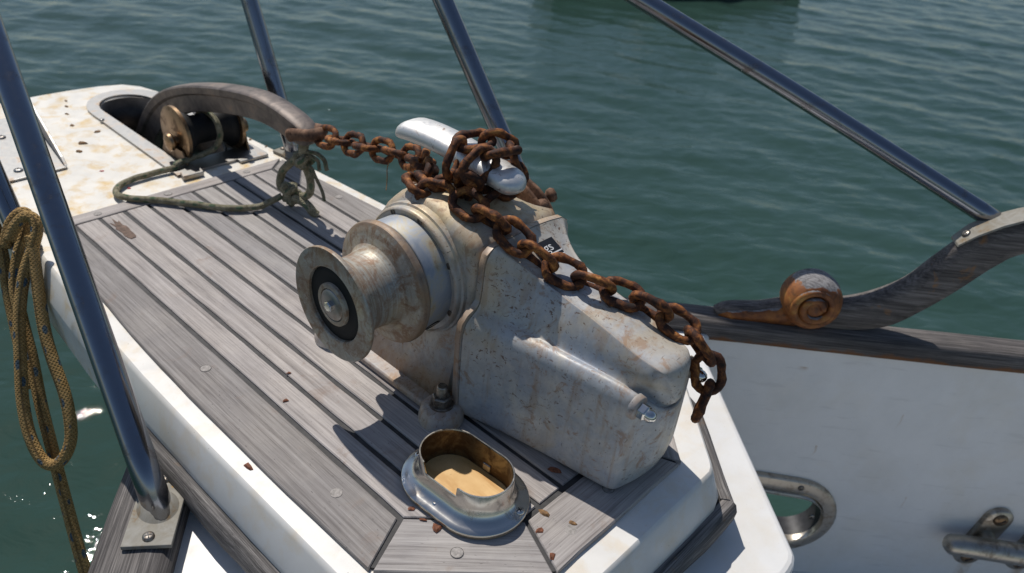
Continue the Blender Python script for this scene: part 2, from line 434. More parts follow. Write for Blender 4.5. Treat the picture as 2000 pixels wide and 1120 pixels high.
def m_water():
    s = NT('harbour_water')
    v = s.mapping((1, 1, 1), (0, 0, R(47)))
    mid = s.noise(1, 4, 0.55, s.mapping((5, 10, 1), src=v), 0.9)
    fine = s.noise(1, 3, 0.45, s.mapping((30, 52, 1), src=v), 0.5)
    h = s.math('ADD', s.math('MULTIPLY', mid, 1.0), s.math('MULTIPLY', fine, 0.03))
    c = s.ramp(s.noise(0.5, 3), [(0.3, (0.023, 0.053, 0.041)), (0.7, (0.030, 0.064, 0.052))])
    return s.set(color=c, rough=0.025, ior=1.33, normal=s.bump(h, 0.6, 0.014), spec=0.5)
water_m = m_water()

# ------------------------------------------------------------------ geometry helpers
COL = sc.collection
ORG = {}

def thing(name, label, cat, loc=(0, 0, 0), group=None):
    o = bpy.data.objects.new(name, None)
    o.empty_display_size = 0.05
    COL.objects.link(o)
    o.location = loc
    o['label'] = label
    o['category'] = cat
    if group:
        o['group'] = group
    ORG[o.name] = Vector(loc)
    return o

def mesh_obj(name, verts, faces, mat, parent=None, smooth=True, label=None, bevel=0, subsurf=0, kind=None, frame=None, uvs=None, bseg=2, sharp=None):
    """verts in world coordinates; the object's own frame is its root's base, or 'frame' = (angle, origin)"""
    root = parent
    while root is not None and root.parent is not None:
        root = root.parent
    off = ORG[root.name] if root is not None else Vector((0, 0, 0))
    me = bpy.data.meshes.new(name)
    V = [Vector(v) for v in verts]
    o = bpy.data.objects.new(name, me)
    if frame:
        ang, org = frame
        M = Matrix.Translation(Vector(org)) @ Matrix.Rotation(ang, 4, 'Z')
        Mi = M.inverted()
        V = [Mi @ v for v in V]
        o.location = Vector(org) - off
        o.rotation_euler = (0, 0, ang)
    elif parent is None:
        c = Vector((sum(v.x for v in V) / len(V), sum(v.y for v in V) / len(V), min(v.z for v in V)))
        V = [v - c for v in V]
        o.location = c
        ORG[o.name] = c
    else:
        V = [v - off for v in V]
    me.from_pydata([tuple(v) for v in V], [], faces)
    me.materials.append(mat)
    bm = bmesh.new()
    bm.from_mesh(me)
    bmesh.ops.recalc_face_normals(bm, faces=bm.faces[:])
    bm.to_mesh(me)
    bm.free()
    if uvs:
        ul = me.uv_layers.new(name='UVMap')
        for lp in me.loops:
            ul.data[lp.index].uv = uvs[lp.vertex_index]
    if smooth:
        me.polygons.foreach_set('use_smooth', [True] * len(me.polygons))
        if sharp:
            me.set_sharp_from_angle(angle=R(sharp))
    COL.objects.link(o)
    if parent is not None:
        o.parent = parent
        # a sub-part's parent may carry a frame of its own: cancel it
        if parent.parent is not None or parent.type == 'MESH':
            if parent.location.length > 0 or parent.rotation_euler.z != 0:
                if parent.parent is not None:
                    o.matrix_parent_inverse = (Matrix.Translation(parent.location) @ Matrix.Rotation(parent.rotation_euler.z, 4, 'Z')).inverted()
    if label:
        o['label'] = label
    if kind:
        o['kind'] = kind
    if bevel:
        b = o.modifiers.new('bevel', 'BEVEL')
        b.width = bevel
        b.segments = bseg
        b.limit_method = 'ANGLE'
        b.angle_limit = R(40)
    if subsurf:
        q = o.modifiers.new('sub', 'SUBSURF')
        q.levels = subsurf
        q.render_levels = subsurf
    return o

class MB:
    def __init__(s):
        s.v = []
        s.f = []
        s.uv = []
    def add(s, v, f, uv=None):
        k = len(s.v)
        s.v += [tuple(x) for x in v]
        s.f += [tuple(i + k for i in q) for q in f]
        s.uv += uv if uv else [(0, 0)] * len(v)
        return s
    def build(s, name, mat, parent=None, **kw):
        return mesh_obj(name, s.v, s.f, mat, parent, uvs=s.uv, **kw)

def catmull(P, n=8, closed=False):
    P = [Vector(p) for p in P]
    out = []
    N = len(P)
    rng = range(N if closed else N - 1)
    for i in rng:
        if closed:
            a, b, c, d = P[i - 1], P[i], P[(i + 1) % N], P[(i + 2) % N]
        else:
            a = P[i - 1] if i else P[0] * 2 - P[1]
            b, c = P[i], P[i + 1]
            d = P[i + 2] if i + 2 < N else P[-1] * 2 - P[-2]
        for k in range(n):
            t = k / n
            out.append(0.5 * ((2 * b) + (c - a) * t + (2 * a - 5 * b + 4 * c - d) * t * t + (3 * b - a - 3 * c + d) * t ** 3))
    if not closed:
        out.append(P[-1])
    return out

def tube(path, rad, seg=12, closed=False, caps=True, squash=None, uvlen=None):
    """verts, faces, uvs of a swept tube; rad scalar or list; squash=(a,b) cross-section factors"""
    P = [Vector(p) for p in path]
    N = len(P)
    T = []
    for i in range(N):
        a = P[i - 1] if (i or closed) else P[0]
        b = P[(i + 1) % N] if (i < N - 1 or closed) else P[-1]
        T.append((b - a).normalized())
    ref = Vector((0, 0, 1)) if abs(T[0].z) < 0.9 else Vector((1, 0, 0))
    U = (ref - T[0] * ref.dot(T[0])).normalized()
    vs_, fs, uv = [], [], []
    dist = 0
    r0 = rad if isinstance(rad, (int, float)) else rad[0]
    for i in range(N):
        if i:
            dist += (P[i] - P[i - 1]).length
        U = (U - T[i] * U.dot(T[i])).normalized()
        W = T[i].cross(U)
        r = rad if isinstance(rad, (int, float)) else rad[i]
        for k in range(seg):
            a = 2 * math.pi * k / seg
            sa, sb = squash if squash else (1, 1)
            vs_.append(P[i] + U * (r * math.cos(a) * sa) + W * (r * math.sin(a) * sb))
            kk = k / seg
            uv.append((kk if kk <= 0.5 else kk, dist / (2 * math.pi * r0)))
    M = N if closed else N - 1
    for i in range(M):
        for k in range(seg):
            a = i * seg + k
            b = i * seg + (k + 1) % seg
            j = (i + 1) % N
            fs.append((a, b, j * seg + (k + 1) % seg, j * seg + k))
    if caps and not closed:
        fs.append(tuple(range(seg - 1, -1, -1)))
        fs.append(tuple((N - 1) * seg + k for k in range(seg)))
    return vs_, fs, uv

def lathe(profile, origin, axis, seg=48, caps=True):
    """profile [(t, r)] along axis direction"""
    A = Vector(axis).normalized()
    O = Vector(origin)
    ref = Vector((0, 0, 1)) if abs(A.z) < 0.9 else Vector((1, 0, 0))
    U = (ref - A * ref.dot(A)).normalized()
    W = A.cross(U)
    v, f = [], []
    for t, r in profile:
        for k in range(seg):
            a = 2 * math.pi * k / seg
            v.append(O + A * t + (U * math.cos(a) + W * math.sin(a)) * max(r, 1e-5))
    for i in range(len(profile) - 1):
        for k in range(seg):
            f.append((i * seg + k, i * seg + (k + 1) % seg, (i + 1) * seg + (k + 1) % seg, (i + 1) * seg + k))
    if caps:
        f.append(tuple(range(seg - 1, -1, -1)))
        f.append(tuple((len(profile) - 1) * seg + k for k in range(seg)))
    return v, f

def loft(rings, closed=True, caps=True):
    n = len(rings[0])
    v = [Vector(p) for r in rings for p in r]
    f = []
    for i in range(len(rings) - 1):
        for k in range(n if closed else n - 1):
            f.append((i * n + k, i * n + (k + 1) % n, (i + 1) * n + (k + 1) % n, (i + 1) * n + k))
    if caps:
        f.append(tuple(range(n - 1, -1, -1)))
        f.append(tuple((len(rings) - 1) * n + k for k in range(n)))
    return v, f

def box(c, size, rot=0.0):
    cx, cy, cz = c
    a, b, d = size[0] / 2, size[1] / 2, size[2] / 2
    co, si = math.cos(rot), math.sin(rot)
    v = []
    for z in (-d, d):
        for x, y in ((-a, -b), (a, -b), (a, b), (-a, b)):
            v.append((cx + x * co - y * si, cy + x * si + y * co, cz + z))
    return v, [(0, 3, 2, 1), (4, 5, 6, 7), (0, 1, 5, 4), (1, 2, 6, 5), (2, 3, 7, 6), (3, 0, 4, 7)]

def prism(poly, z0, z1):
    n = len(poly)
    v = [(x, y, z0) for x, y in poly] + [(x, y, z1) for x, y in poly]
    f = [tuple(range(n - 1, -1, -1)), tuple(range(n, 2 * n))]
    f += [(i, (i + 1) % n, n + (i + 1) % n, n + i) for i in range(n)]
    return v, f

def stadium(c, hl, r, n=14, ang=0.0, m=6):
    """closed outline, long axis along local y"""
    pts = []
    for k in range(n + 1):
        a = math.pi * k / n
        pts.append((r * math.cos(a), hl + r * math.sin(a)))
    for j in range(1, m):
        pts.append((-r, hl - 2 * hl * j / m))
    for k in range(n + 1):
        a = math.pi + math.pi * k / n
        pts.append((r * math.cos(a), -hl + r * math.sin(a)))
    for j in range(1, m):
        pts.append((r, -hl + 2 * hl * j / m))
    co, si = math.cos(ang), math.sin(ang)
    return [(c[0] + x * co - y * si, c[1] + x * si + y * co) for x, y in pts]

def holed_prism(outer, holes, z0, z1):
    bm = bmesh.new()
    def loop(pts, z):
        vv = [bm.verts.new((p[0], p[1], z)) for p in pts]
        ee = [bm.edges.new((vv[i], vv[(i + 1) % len(vv)])) for i in range(len(vv))]
        return vv, ee
    tops, bots = [], []
    for z, store in ((z0, bots), (z1, tops)):
        E = []
        for pts in [outer] + holes:
            vv, ee = loop(pts, z)
            store.append(vv)
            E += ee
        bmesh.ops.triangle_fill(bm, edges=E, use_beauty=True, use_dissolve=False)
    for a, b in zip(bots, tops):
        for i in range(len(a)):
            j = (i + 1) % len(a)
            bm.faces.new((a[i], a[j], b[j], b[i]))
    bm.verts.index_update()
    v = [tuple(x.co) for x in bm.verts]
    f = [tuple(q.index for q in fc.verts) for fc in bm.faces]
    bm.free()
    return v, f

def screw_head(p, axis, r, parent, mat=None, cross=True, name='screw'):
    A = Vector(axis).normalized()
    mb = MB()
    mb.add(*lathe([(0, r), (r * 0.28, r * 0.95), (r * 0.45, r * 0.6), (r * 0.5, 0.0)], p, A, 14, caps=False))
    o = mb.build(name, mat or screw_m, parent)
    ref = Vector((0.3, 0.8, 0.5)).cross(A).normalized()
    s2 = A.cross(ref)
    mb = MB()
    c = Vector(p) + A * (r * 0.46)
    for u, w in ((ref, s2), (s2, ref)) if cross else ((ref, s2),):
        vv = []
        for a, b in ((-1, -1), (1, -1), (1, 1), (-1, 1)):
            vv.append(c + u * (a * r * 0.55) + w * (b * r * 0.1))
        for a, b in ((-1, -1), (1, -1), (1, 1), (-1, 1)):
            vv.append(c + u * (a * r * 0.55) + w * (b * r * 0.1) + A * r * 0.09)
        mb.add(vv, [(0, 3, 2, 1), (4, 5, 6, 7), (0, 1, 5, 4), (1, 2, 6, 5), (2, 3, 7, 6), (3, 0, 4, 7)])
        if cross:
            c = c + A * r * 0.004
    # slot belongs to the screw
    v0, f0 = mb.v, mb.f
    o2 = o.data
    bm = bmesh.new()
    bm.from_mesh(o2)
    root = parent
    while root.parent is not None:
        root = root.parent
    off = ORG[root.name]
    bv = [bm.verts.new(Vector(x) - off) for x in v0]
    for q in f0:
        fc = bm.faces.new([bv[i] for i in q])
        fc.material_index = 1
    bm.to_mesh(o2)
    bm.free()
    o2.materials.append(dark_recess)
    return o

def jag(x, y, a=0.0007, s=60):
    return noise.noise(Vector((x * s, y * s, 3.3))) * a

# ================================================================== WATER
def build_water():
    Wz = -1.3
    rnd = random.Random(3)
    waves = []
    for i in range(46):
        lam = 0.16 * (1.9 / 0.16) ** (i / 45)
        th = R(223) + rnd.gauss(0, 0.75)
        k = 2 * math.pi / lam
        waves.append((k * math.cos(th), k * math.sin(th), rnd.uniform(0, 6.28), lam * 0.0034 * rnd.uniform(0.5, 1.2) * min(1.0, (0.52 / lam) ** 0.85)))
    import numpy as np
    def H(x, y):
        h = np.zeros_like(x)
        for kx, ky, ph, am in waves:
            s_ = np.sin(kx * x + ky * y + ph)
            h += am * (s_ + 0.25 * s_ * s_)
        return h
    n, nc = 640, 460
    for i in range(34):
        lam = 0.06 * (0.17 / 0.06) ** (i / 33)
        th = R(223) + rnd.gauss(0, 0.8)
        k = 2 * math.pi / lam
        waves.append((k * math.cos(th), k * math.sin(th), rnd.uniform(0, 6.28), lam * 0.0027 * rnd.uniform(0.5, 1.2)))
    # grid finer near the boat: rows run outward along the view, columns across
    rx, ry = 0.6828, -0.7256
    fx, fy = 0.7649, 0.6441
    t = np.linspace(0, 1, n)
    dist = 0.2 + 17.0 * t ** 2.1
    D, S = np.meshgrid(dist, np.linspace(-1, 1, nc), indexing='ij')
    side = S * (1.9 + D * 0.90)
    X = -0.69 + fx * (D - 0.6) + rx * side
    Y = -0.43 + fy * (D - 0.6) + ry * side
    fade = np.clip((17.2 - D) / 4, 0, 1)
    Z = Wz + H(X, Y) * fade
    v = np.stack([X, Y, Z], -1).reshape(-1, 3).tolist()
    f = [(i * nc + j, i * nc + j + 1, (i + 1) * nc + j + 1, (i + 1) * nc + j) for i in range(n - 1) for j in range(nc - 1)]
    # far sheet: out to the horizon, joined round the near grid (4 cm lower under it)
    k = len(v)
    B = 1500
    v += [(-B, -B, Wz - 0.16), (B, -B, Wz - 0.16), (B, B, Wz - 0.16), (-B, B, Wz - 0.16)]
    f.append((k, k + 1, k + 2, k + 3))
    me = bpy.data.meshes.new('water')
    me.from_pydata(v, [], f)
    me.materials.append(water_m)
    me.polygons.foreach_set('use_smooth', [True] * len(me.polygons))
    o = bpy.data.objects.new('water', me)
    COL.objects.link(o)
    o['kind'] = 'structure'
build_water()

# ================================================================== THE BOAT
boat = thing('sailboat', 'white sailing boat seen from its foredeck, teak-planked bow platform and grey wooden cap rails', 'sailboat')

# ---- bow platform slab with bevelled rim
def half_outline(off):
    """starboard half from the aft end forward; off = how far it is pushed outwards"""
    o = off
    return [(0.0, -0.123 - o), (0.090, -0.123 - o), (0.166, -0.122 - o), (0.176 + o * 0.42, -0.118 - o * 0.9), (0.186 + o * 0.6, -0.110 - o * 0.7),
            (0.318 + o * 0.85, 0.022 - o * 0.55), (0.328 + o * 0.97, 0.036 - o * 0.4), (0.333 + o, 0.052 - o * 0.2),
            (0.335 + o, 0.40), (0.333 + o, 0.60), (0.325 + o, 0.80), (0.312 + o, 1.0), (0.300 + o, 1.15), (0.287 + o * 0.9, 1.30),
            (0.272 + o * 0.8, 1.50), (0.264 + o * 0.8, 1.66), (0.257 + o * 0.8, 1.735 + o * 0.3), (0.238 + o * 0.6, 1.795 + o * 0.5),
            (0.205 + o * 0.4, 1.835 + o * 0.6), (0.15 + o * 0.2, 1.853 + o * 0.6), (0.07, 1.862 + o * 0.6), (0.0, 1.864 + o * 0.6)]
def full_outline(off):
    h = half_outline(off)
    return h + [(-x, y) for x, y in reversed(h[1:-1])]
slot = stadium((0.146, 1.494), 0.173, 0.074, 12)
PZ = -0.0075
def build_platform():
    top = full_outline(0)
    lv = [(0.0, PZ, -0.004), (0.0, PZ, 0), (0.0035, PZ - 0.0025, 0), (0.0062, PZ - 0.0075, 0), (0.024, -0.060, 0), (0.0245, -0.066, 0), (0.0245, -0.125, 0), (0.0245, -0.1335, 0)]
    rings = [[(x, y, z) for x, y in full_outline(o)] for o, z, _ in lv[1:]]
    v, f = loft(rings, True, False)
    mb = MB().add(v, f)
    bm = bmesh.new()
    for z in (PZ, -0.1335):
        E = []
        for pts in ([full_outline(0 if z == PZ else 0.0245), slot]):
            vv = [bm.verts.new((p[0], p[1], z)) for p in pts]
            E += [bm.edges.new((vv[i], vv[(i + 1) % len(vv)])) for i in range(len(vv))]
        bmesh.ops.triangle_fill(bm, edges=E, use_beauty=True, use_dissolve=False)
    bm.verts.index_update()
    mb.add([tuple(q.co) for q in bm.verts], [tuple(a.index for a in fc.verts) for fc in bm.faces])
    bm.free()
    n = len(slot)
    mb.add([(x, y, PZ) for x, y in slot] + [(x, y, -0.1335) for x, y in slot], [(i, (i + 1) % n, n + (i + 1) % n, n + i) for i in range(n)])
    o = mb.build('bow_platform', gel_bow, boat, smooth=True, sharp=35)
    # weld rim
    bm = bmesh.new()
    bm.from_mesh(o.data)
    bmesh.ops.remove_doubles(bm, verts=bm.verts[:], dist=0.0001)
    bmesh.ops.recalc_face_normals(bm, faces=bm.faces[:])
    bm.to_mesh(o.data)
    bm.free()
    o.data.polygons.foreach_set('use_smooth', [True] * len(o.data.polygons))
    o.data.set_sharp_from_angle(angle=R(30))
    return o
platform = build_platform()

def edge_pts(a, b, step=0.03):
    a, b = Vector((*a, 0)), Vector((*b, 0))
    n = max(1, int((b - a).length / step))
    return [(a + (b - a) * (i / n)) for i in range(n)]

def board(poly, ang, name='plank', rag=0.0014, step=0.045, mat=None):
    pts = []
    for i in range(len(poly)):
        pts += edge_pts(poly[i], poly[(i + 1) % len(poly)], step)
    cx = sum(p.x for p in pts) / len(pts)
    cy = sum(p.y for p in pts) / len(pts)
    n = len(pts)
    P2 = []
    for i, p in enumerate(pts):
        t = (pts[(i + 1) % n] - pts[i - 1]).normalized()
        nn = Vector((t.y, -t.x, 0))
        P2.append(p + nn * jag(p.x, p.y, rag))
    rings = [[(p.x, p.y, -0.014) for p in P2], [(p.x, p.y, -0.0016) for p in P2]]
    ins = []
    for i, p in enumerate(P2):
        t = (P2[(i + 1) % n] - P2[i - 1]).normalized()
        nn = Vector((-t.y, t.x, 0))
        ins.append(p + nn * 0.0015)
    zt = random.uniform(-0.0006, 0.0006)
    rings.append([(p.x, p.y, zt) for p in ins])
    v, f = loft(rings, True, True)
    return mesh_obj(name, v, f, mat or teak, platform, smooth=False, frame=(ang, (cx, cy, 0)))

def build_teak():
    # black caulking bed just below the boards' faces
    bed = [(0.1415 - .004, -0.0820), (0.300, 0.077), (0.3035, 0.4), (0.301, 0.62), (0.290, 0.83), (0.278, 0.98), (0.268, 1.144)]
    bed = bed + [(-x, y) for x, y in reversed(bed)]
    v, f = prism(bed, -0.02, -0.0036)
    mesh_obj('caulking', v, f, caulk, platform, smooth=False)
    g = 0.0041
    for i in range(9):
        x0 = -0.225 + 0.05 * i + g * 0.95
        x1 = x0 + 0.05 - g * 1.9
        y1 = 1.1075
        def cut(x):
            return max(0.0 + 0.0, 0.110 - (0.225 - abs(x)) * 0.975) + g * 0.8
        c0, c1 = cut(x0), cut(x1)
        poly = [(x0, c0)]
        if (c0 > g) != (c1 > g):
            xx = math.copysign(0.225 - 0.110 / 0.975, x0 + x1)
            poly.append((xx, g * 0.8))
        poly += [(x1, c1), (x1, y1), (x0, y1)]
        board(poly, 0.0)
    for s in (-1, 1):
        # long margin boards, following the curved side
        side = [(0.305, 0.0765), (0.308, 0.25), (0.3085, 0.42), (0.306, 0.60), (0.2985, 0.76), (0.289, 0.90), (0.2795, 1.02), (0.2735, 1.143)]
        poly = [(0.2255 + g, 0.1135)] + side + [(0.2285 + 0.0, 1.1085)]
        poly = [(s * x, y) for x, y in poly]
        if s < 0:
            poly.reverse()
        board(poly, 0.0, 'margin_board', 0.0016, mat=teak_margin)
        # chamfered corner boards
        a, b = (0.2235, 0.1065), (0.1095, -0.0045)
        c, d = (0.1425 + 0.002, -0.0855), (0.3025, 0.0705)
        poly = [(s * x, y) for x, y in (a, d, c, b)]
        if s > 0:
            poly.reverse()
        board(poly, s * R(-45) if s > 0 else R(45), 'corner_board')
    board([(-0.1375, -0.0856), (0.1375, -0.0856), (0.105, -0.0055), (-0.105, -0.0055)], R(90), 'end_board')
    board([(-0.2245, 1.1125), (0.2245, 1.1125), (0.270, 1.149), (-0.270, 1.149)], R(90), 'forward_board')
    # round wooden plugs over the screws
    for n_plug, (x, y) in enumerate([(-0.258, 0.545), (-0.262, 0.20), (-0.21, 0.02), (-0.075, -0.055), (0.02, -0.045), (-0.17, 1.130), (-0.02, 1.130), (0.17, 1.130), (0.25, 0.5), (0.26, 0.9)]):
        v, f = lathe([(0, 0.0082), (0.0012, 0.0082), (0.0014, 0.0078)], (x, y, -0.0008), (0, 0, 1), 16)
        mesh_obj('screw_plug', v, f, plug_m, platform, smooth=False)
        if n_plug % 2:
            continue
        v, f = lathe([(0, 0.0087), (0.0004, 0.0087)], (x, y, 0.0001), (0, 0, 1), 16)
        mesh_obj('plug_rim', v, f, caulk, platform, smooth=False)
    # rotten brown patch on the second plank
    import itertools
    pts = []
    for k in range(22):
        a = 2 * math.pi * k / 22
        r_ = 0.85 + 0.5 * noise.noise(Vector((math.cos(a) * 3.5, math.sin(a) * 2.5, 5))) + (0.12 if k % 4 == 0 else 0)
        pts.append((-0.160 + 0.012 * math.cos(a) * r_, 1.035 + 0.05 * math.sin(a) * r_))
    v, f = prism(pts, -0.001, 0.0009)
    mesh_obj('rot_patch', v, f, blotch_m, platform, smooth=False)
build_teak()

# ---- cap rails, bulwarks, hull, foredeck
dS = Vector((0.634, -0.773, 0))
nS = Vector((0.773, 0.634, 0))
P0 = Vector((0.66, 0.135, 0))
def sp(s, off, z, side=1):
    """point on the starboard (side=1) or port (side=-1) rail: along, outward, height"""
    bend = 0.0
    p = P0 + dS * s + nS * (off - bend * bend * 0.03)
    return Vector((p.x * side, p.y, z))
def cap_section(w0, w1):
    return [(w0, -0.150), (w0 - 0.004, -0.138), (w0 - 0.003, -0.112), (w0 + 0.008, -0.1015), (w0 + 0.03, -0.0995), (w1 - 0.012, -0.101), (w1, -0.110), (w1 + 0.002, -0.140), (w1 - 0.003, -0.150)]
for side, nm in ((1, 'starboard'), (-1, 'port')):
    s0 = -0.545
    rings = []
    w0, w1 = (-0.004, 0.062) if side > 0 else (-0.040, 0.060)
    for k in range(40):
        s_ = s0 + (2.4 - s0) * (k / 39) ** 1.25
        rings.append([sp(s_, a + jag(s_, a, 0.002, 9), b + jag(s_, b, 0.0015, 14), side) for a, b in cap_section(w0, w1)])
    v, f = loft(rings, True, True)
    ang = math.atan2(dS.y, dS.x * side) - R(90)
    cap = mesh_obj('cap_rail', v, f, cap_wood, boat, frame=(ang, (0, 0, 0)), sharp=50)
    # bulwark (inner skin with fairlead opening on starboard) and outer hull
    if side > 0:
        # opening in the (s, z) plane
        hole = stadium((0.262, -0.655), 0.050, 0.0695, 12, R(90) - R(4))
        outer = [(-0.45, -1.0), (2.4, -1.0), (2.4, -0.149), (-0.45, -0.149)]
        v2, f2 = holed_prism(outer, [hole], 0.0, 0.05)
        v3 = [sp(a, 0.004 + c, b, 1) for a, b, c in v2]
        mesh_obj('bulwark', v3, f2, gel_wall, boat, smooth=False)
    else:
        outer = [(-0.45, -1.0), (2.4, -1.0), (2.4, -0.149), (-0.45, -0.149)]
        v2, f2 = prism(outer, -0.035, 0.05)
        v3 = [sp(a, 0.0 + c, b, -1) for a, b, c in v2]
        mesh_obj('bulwark', v3, f2, gel_wall, boat, smooth=False)

# outer hull below the bulwark, port and starboard meeting at the stem
def build_hull():
    rings = []
    for z, shrink, fwd in ((-0.9, 0.0, 0.0), (-1.1, 0.06, -0.05), (-1.55, 0.22, -0.2)):
        ring = []
        for s_ in (2.4, 1.6, 0.9, 0.4, 0.0, -0.3, -0.6, -0.9):
            p = sp(s_, 0.056 - shrink, z, 1)
            ring.append(p)
        tip = Vector((0.0, 1.0 + fwd - shrink, z))
        ring.append(tip)
        ring += [Vector((-p.x, p.y, p.z)) for p in reversed(ring[:-1])]
        rings.append(ring)
    v, f = loft(rings, False, False)
    mesh_obj('hull', v, f, gelcoat, boat)
    # bow cheeks: hull sides between the bulwarks and the stem under the platform
    rings = []
    for z in (-0.12, -0.9):
        a = [sp(-0.44, 0.056, z, 1), Vector((0.2, 0.80, z)), Vector((0.07, 0.93, z)), Vector((0.0, 0.96, z)), Vector((-0.07, 0.93, z)), Vector((-0.2, 0.80, z)), sp(-0.44, 0.056, z, -1)]
        rings.append(a)
    v, f = loft(rings, False, False)
    mesh_obj('stem', v, f, gelcoat, boat)
build_hull()
PL = -0.133
def build_deck():
    a = sp(0.0, -0.001, 0); 
    top = [(0.604, 0.134), (0.250, -0.256), (0.243, -0.262), (0.228, -0.268), (0.21, -0.270)]
    fwd = [sp(-0.44, 0.0, 0), Vector((0.30, 0.62, 0))]
    half = [(0.0, -0.270)] + list(reversed(top)) + [(a.x - .003, a.y + 0.003)] + [(q.x, q.y) for q in fwd] + [(0.0, 0.75)]
    full = half + [(-x, y) for x, y in reversed(half[1:-1])]
    v, f = prism(full, -0.30, PL)
    mesh_obj('foredeck', v, f, gelcoat, boat, smooth=False, bevel=0.012, bseg=3)
    v, f = prism([(-1.6, -1.7), (1.6, -1.7), (1.6, -0.9), (0.75, 0.12), (0.3, 0.6), (-0.3, 0.6), (-0.75, 0.12), (-1.6, -0.9)], -0.90, -0.86)
    mesh_obj('side_deck', v, f, gelcoat, boat, smooth=False)
    v, f = prism([(-0.20, -0.265), (0.20, -0.265), (0.42, 0.1), (0.3, 0.58), (-0.3, 0.58), (-0.42, 0.1)], -0.86, -0.299)
    mesh_obj('anchor_locker', v, f, gelcoat, boat, smooth=False)
build_deck()

# ---- wooden moulding along the foot of the platform
def build_moulding():
    def off_outline(o):
        h = [(0.150 + o * .3, -0.146 - o), (0.195 + o * 0.42, -0.146 - o * 0.95), (0.343 + o * 0.9, 0.003 - o * 0.45), (0.357 + o, 0.035), (0.359 + o, 0.30), (0.357 + o, 0.585)]
        return h
    sec = [(-0.004, -0.072), (0.008, -0.070), (0.017, -0.075), (0.0225, -0.087), (0.0225, -0.104), (0.018, -0.1135), (-0.004, -0.1145)]
    paths = []
    # aft run and starboard run as two lengths of timber on either side
    for side in (1, -1):
        for i0, i1, nm in ((1, 3, 'corner'), (3, 5, 'side')):
            rings = []
            for o, z in sec:
                rings.append((o, z))
            pts = []
            base = [off_outline(o) for o, z in sec]
            N = 14
            R_ = []
            for k in range(N + 1):
                t = i0 + (i1 - i0) * k / N
                a = int(min(t, i1 - 1e-6))
                fr = t - a
                ring = []
                for (o, z), bs in zip(sec, base):
                    x = bs[a][0] * (1 - fr) + bs[a + 1][0] * fr
                    y = bs[a][1] * (1 - fr) + bs[a + 1][1] * fr
                    w = jag(x + z, y, 0.004, 16) if z > -0.2 else 0
                    ring.append(((x + w * 0.7) * side, y + w * 0.5, z + w * 0.5))
                R_.append(ring)
            v, f = loft(R_, True, True)
            ang = 0.0 if nm == 'side' else (R(-45) if side > 0 else R(45))
            mesh_obj('moulding', v, f, trim_wood, boat, frame=(ang, (0, 0, 0)), sharp=50)
    R_ = []
    for k in range(15):
        x = -0.205 + 0.41 * k / 14
        R_.append([(x, -0.146 - o + (jag(x, z, 0.004, 16) if z > PL + 0.01 else 0), z) for o, z in sec])
    v, f = loft(R_, True, True)
    mesh_obj('moulding', v, f, trim_wood, boat, frame=(R(90), (0, 0, 0)), sharp=50)
    # old crumbling sealant where moulding and port cap rail meet
    mb = MB()
    rnd = random.Random(5)
    for k in range(34):
        t = rnd.random()
        p = Vector((-0.362 - rnd.uniform(0, 0.02) - t * 0.012, 0.56 - t * 0.13, -0.100 + rnd.uniform(-0.01, 0.006)))
        r_ = rnd.uniform(0.004, 0.010)
        v, f = lathe([(-r_, r_ * 0.3), (-r_ * 0.4, r_), (r_ * 0.5, r_ * 0.8), (r_ * 0.9, r_ * 0.2)], p, (rnd.uniform(-1, 1), rnd.uniform(-1, 1), rnd.uniform(-.5, 1)), 7)
        v = [q + Vector((jag(q.x, q.y, 0.004, 150), jag(q.y, q.z, 0.004, 150), 0)) for q in v]
        mb.add(v, f)
    mb.build('sealant', sealant, boat, kind='stuff', smooth=False)
build_moulding()

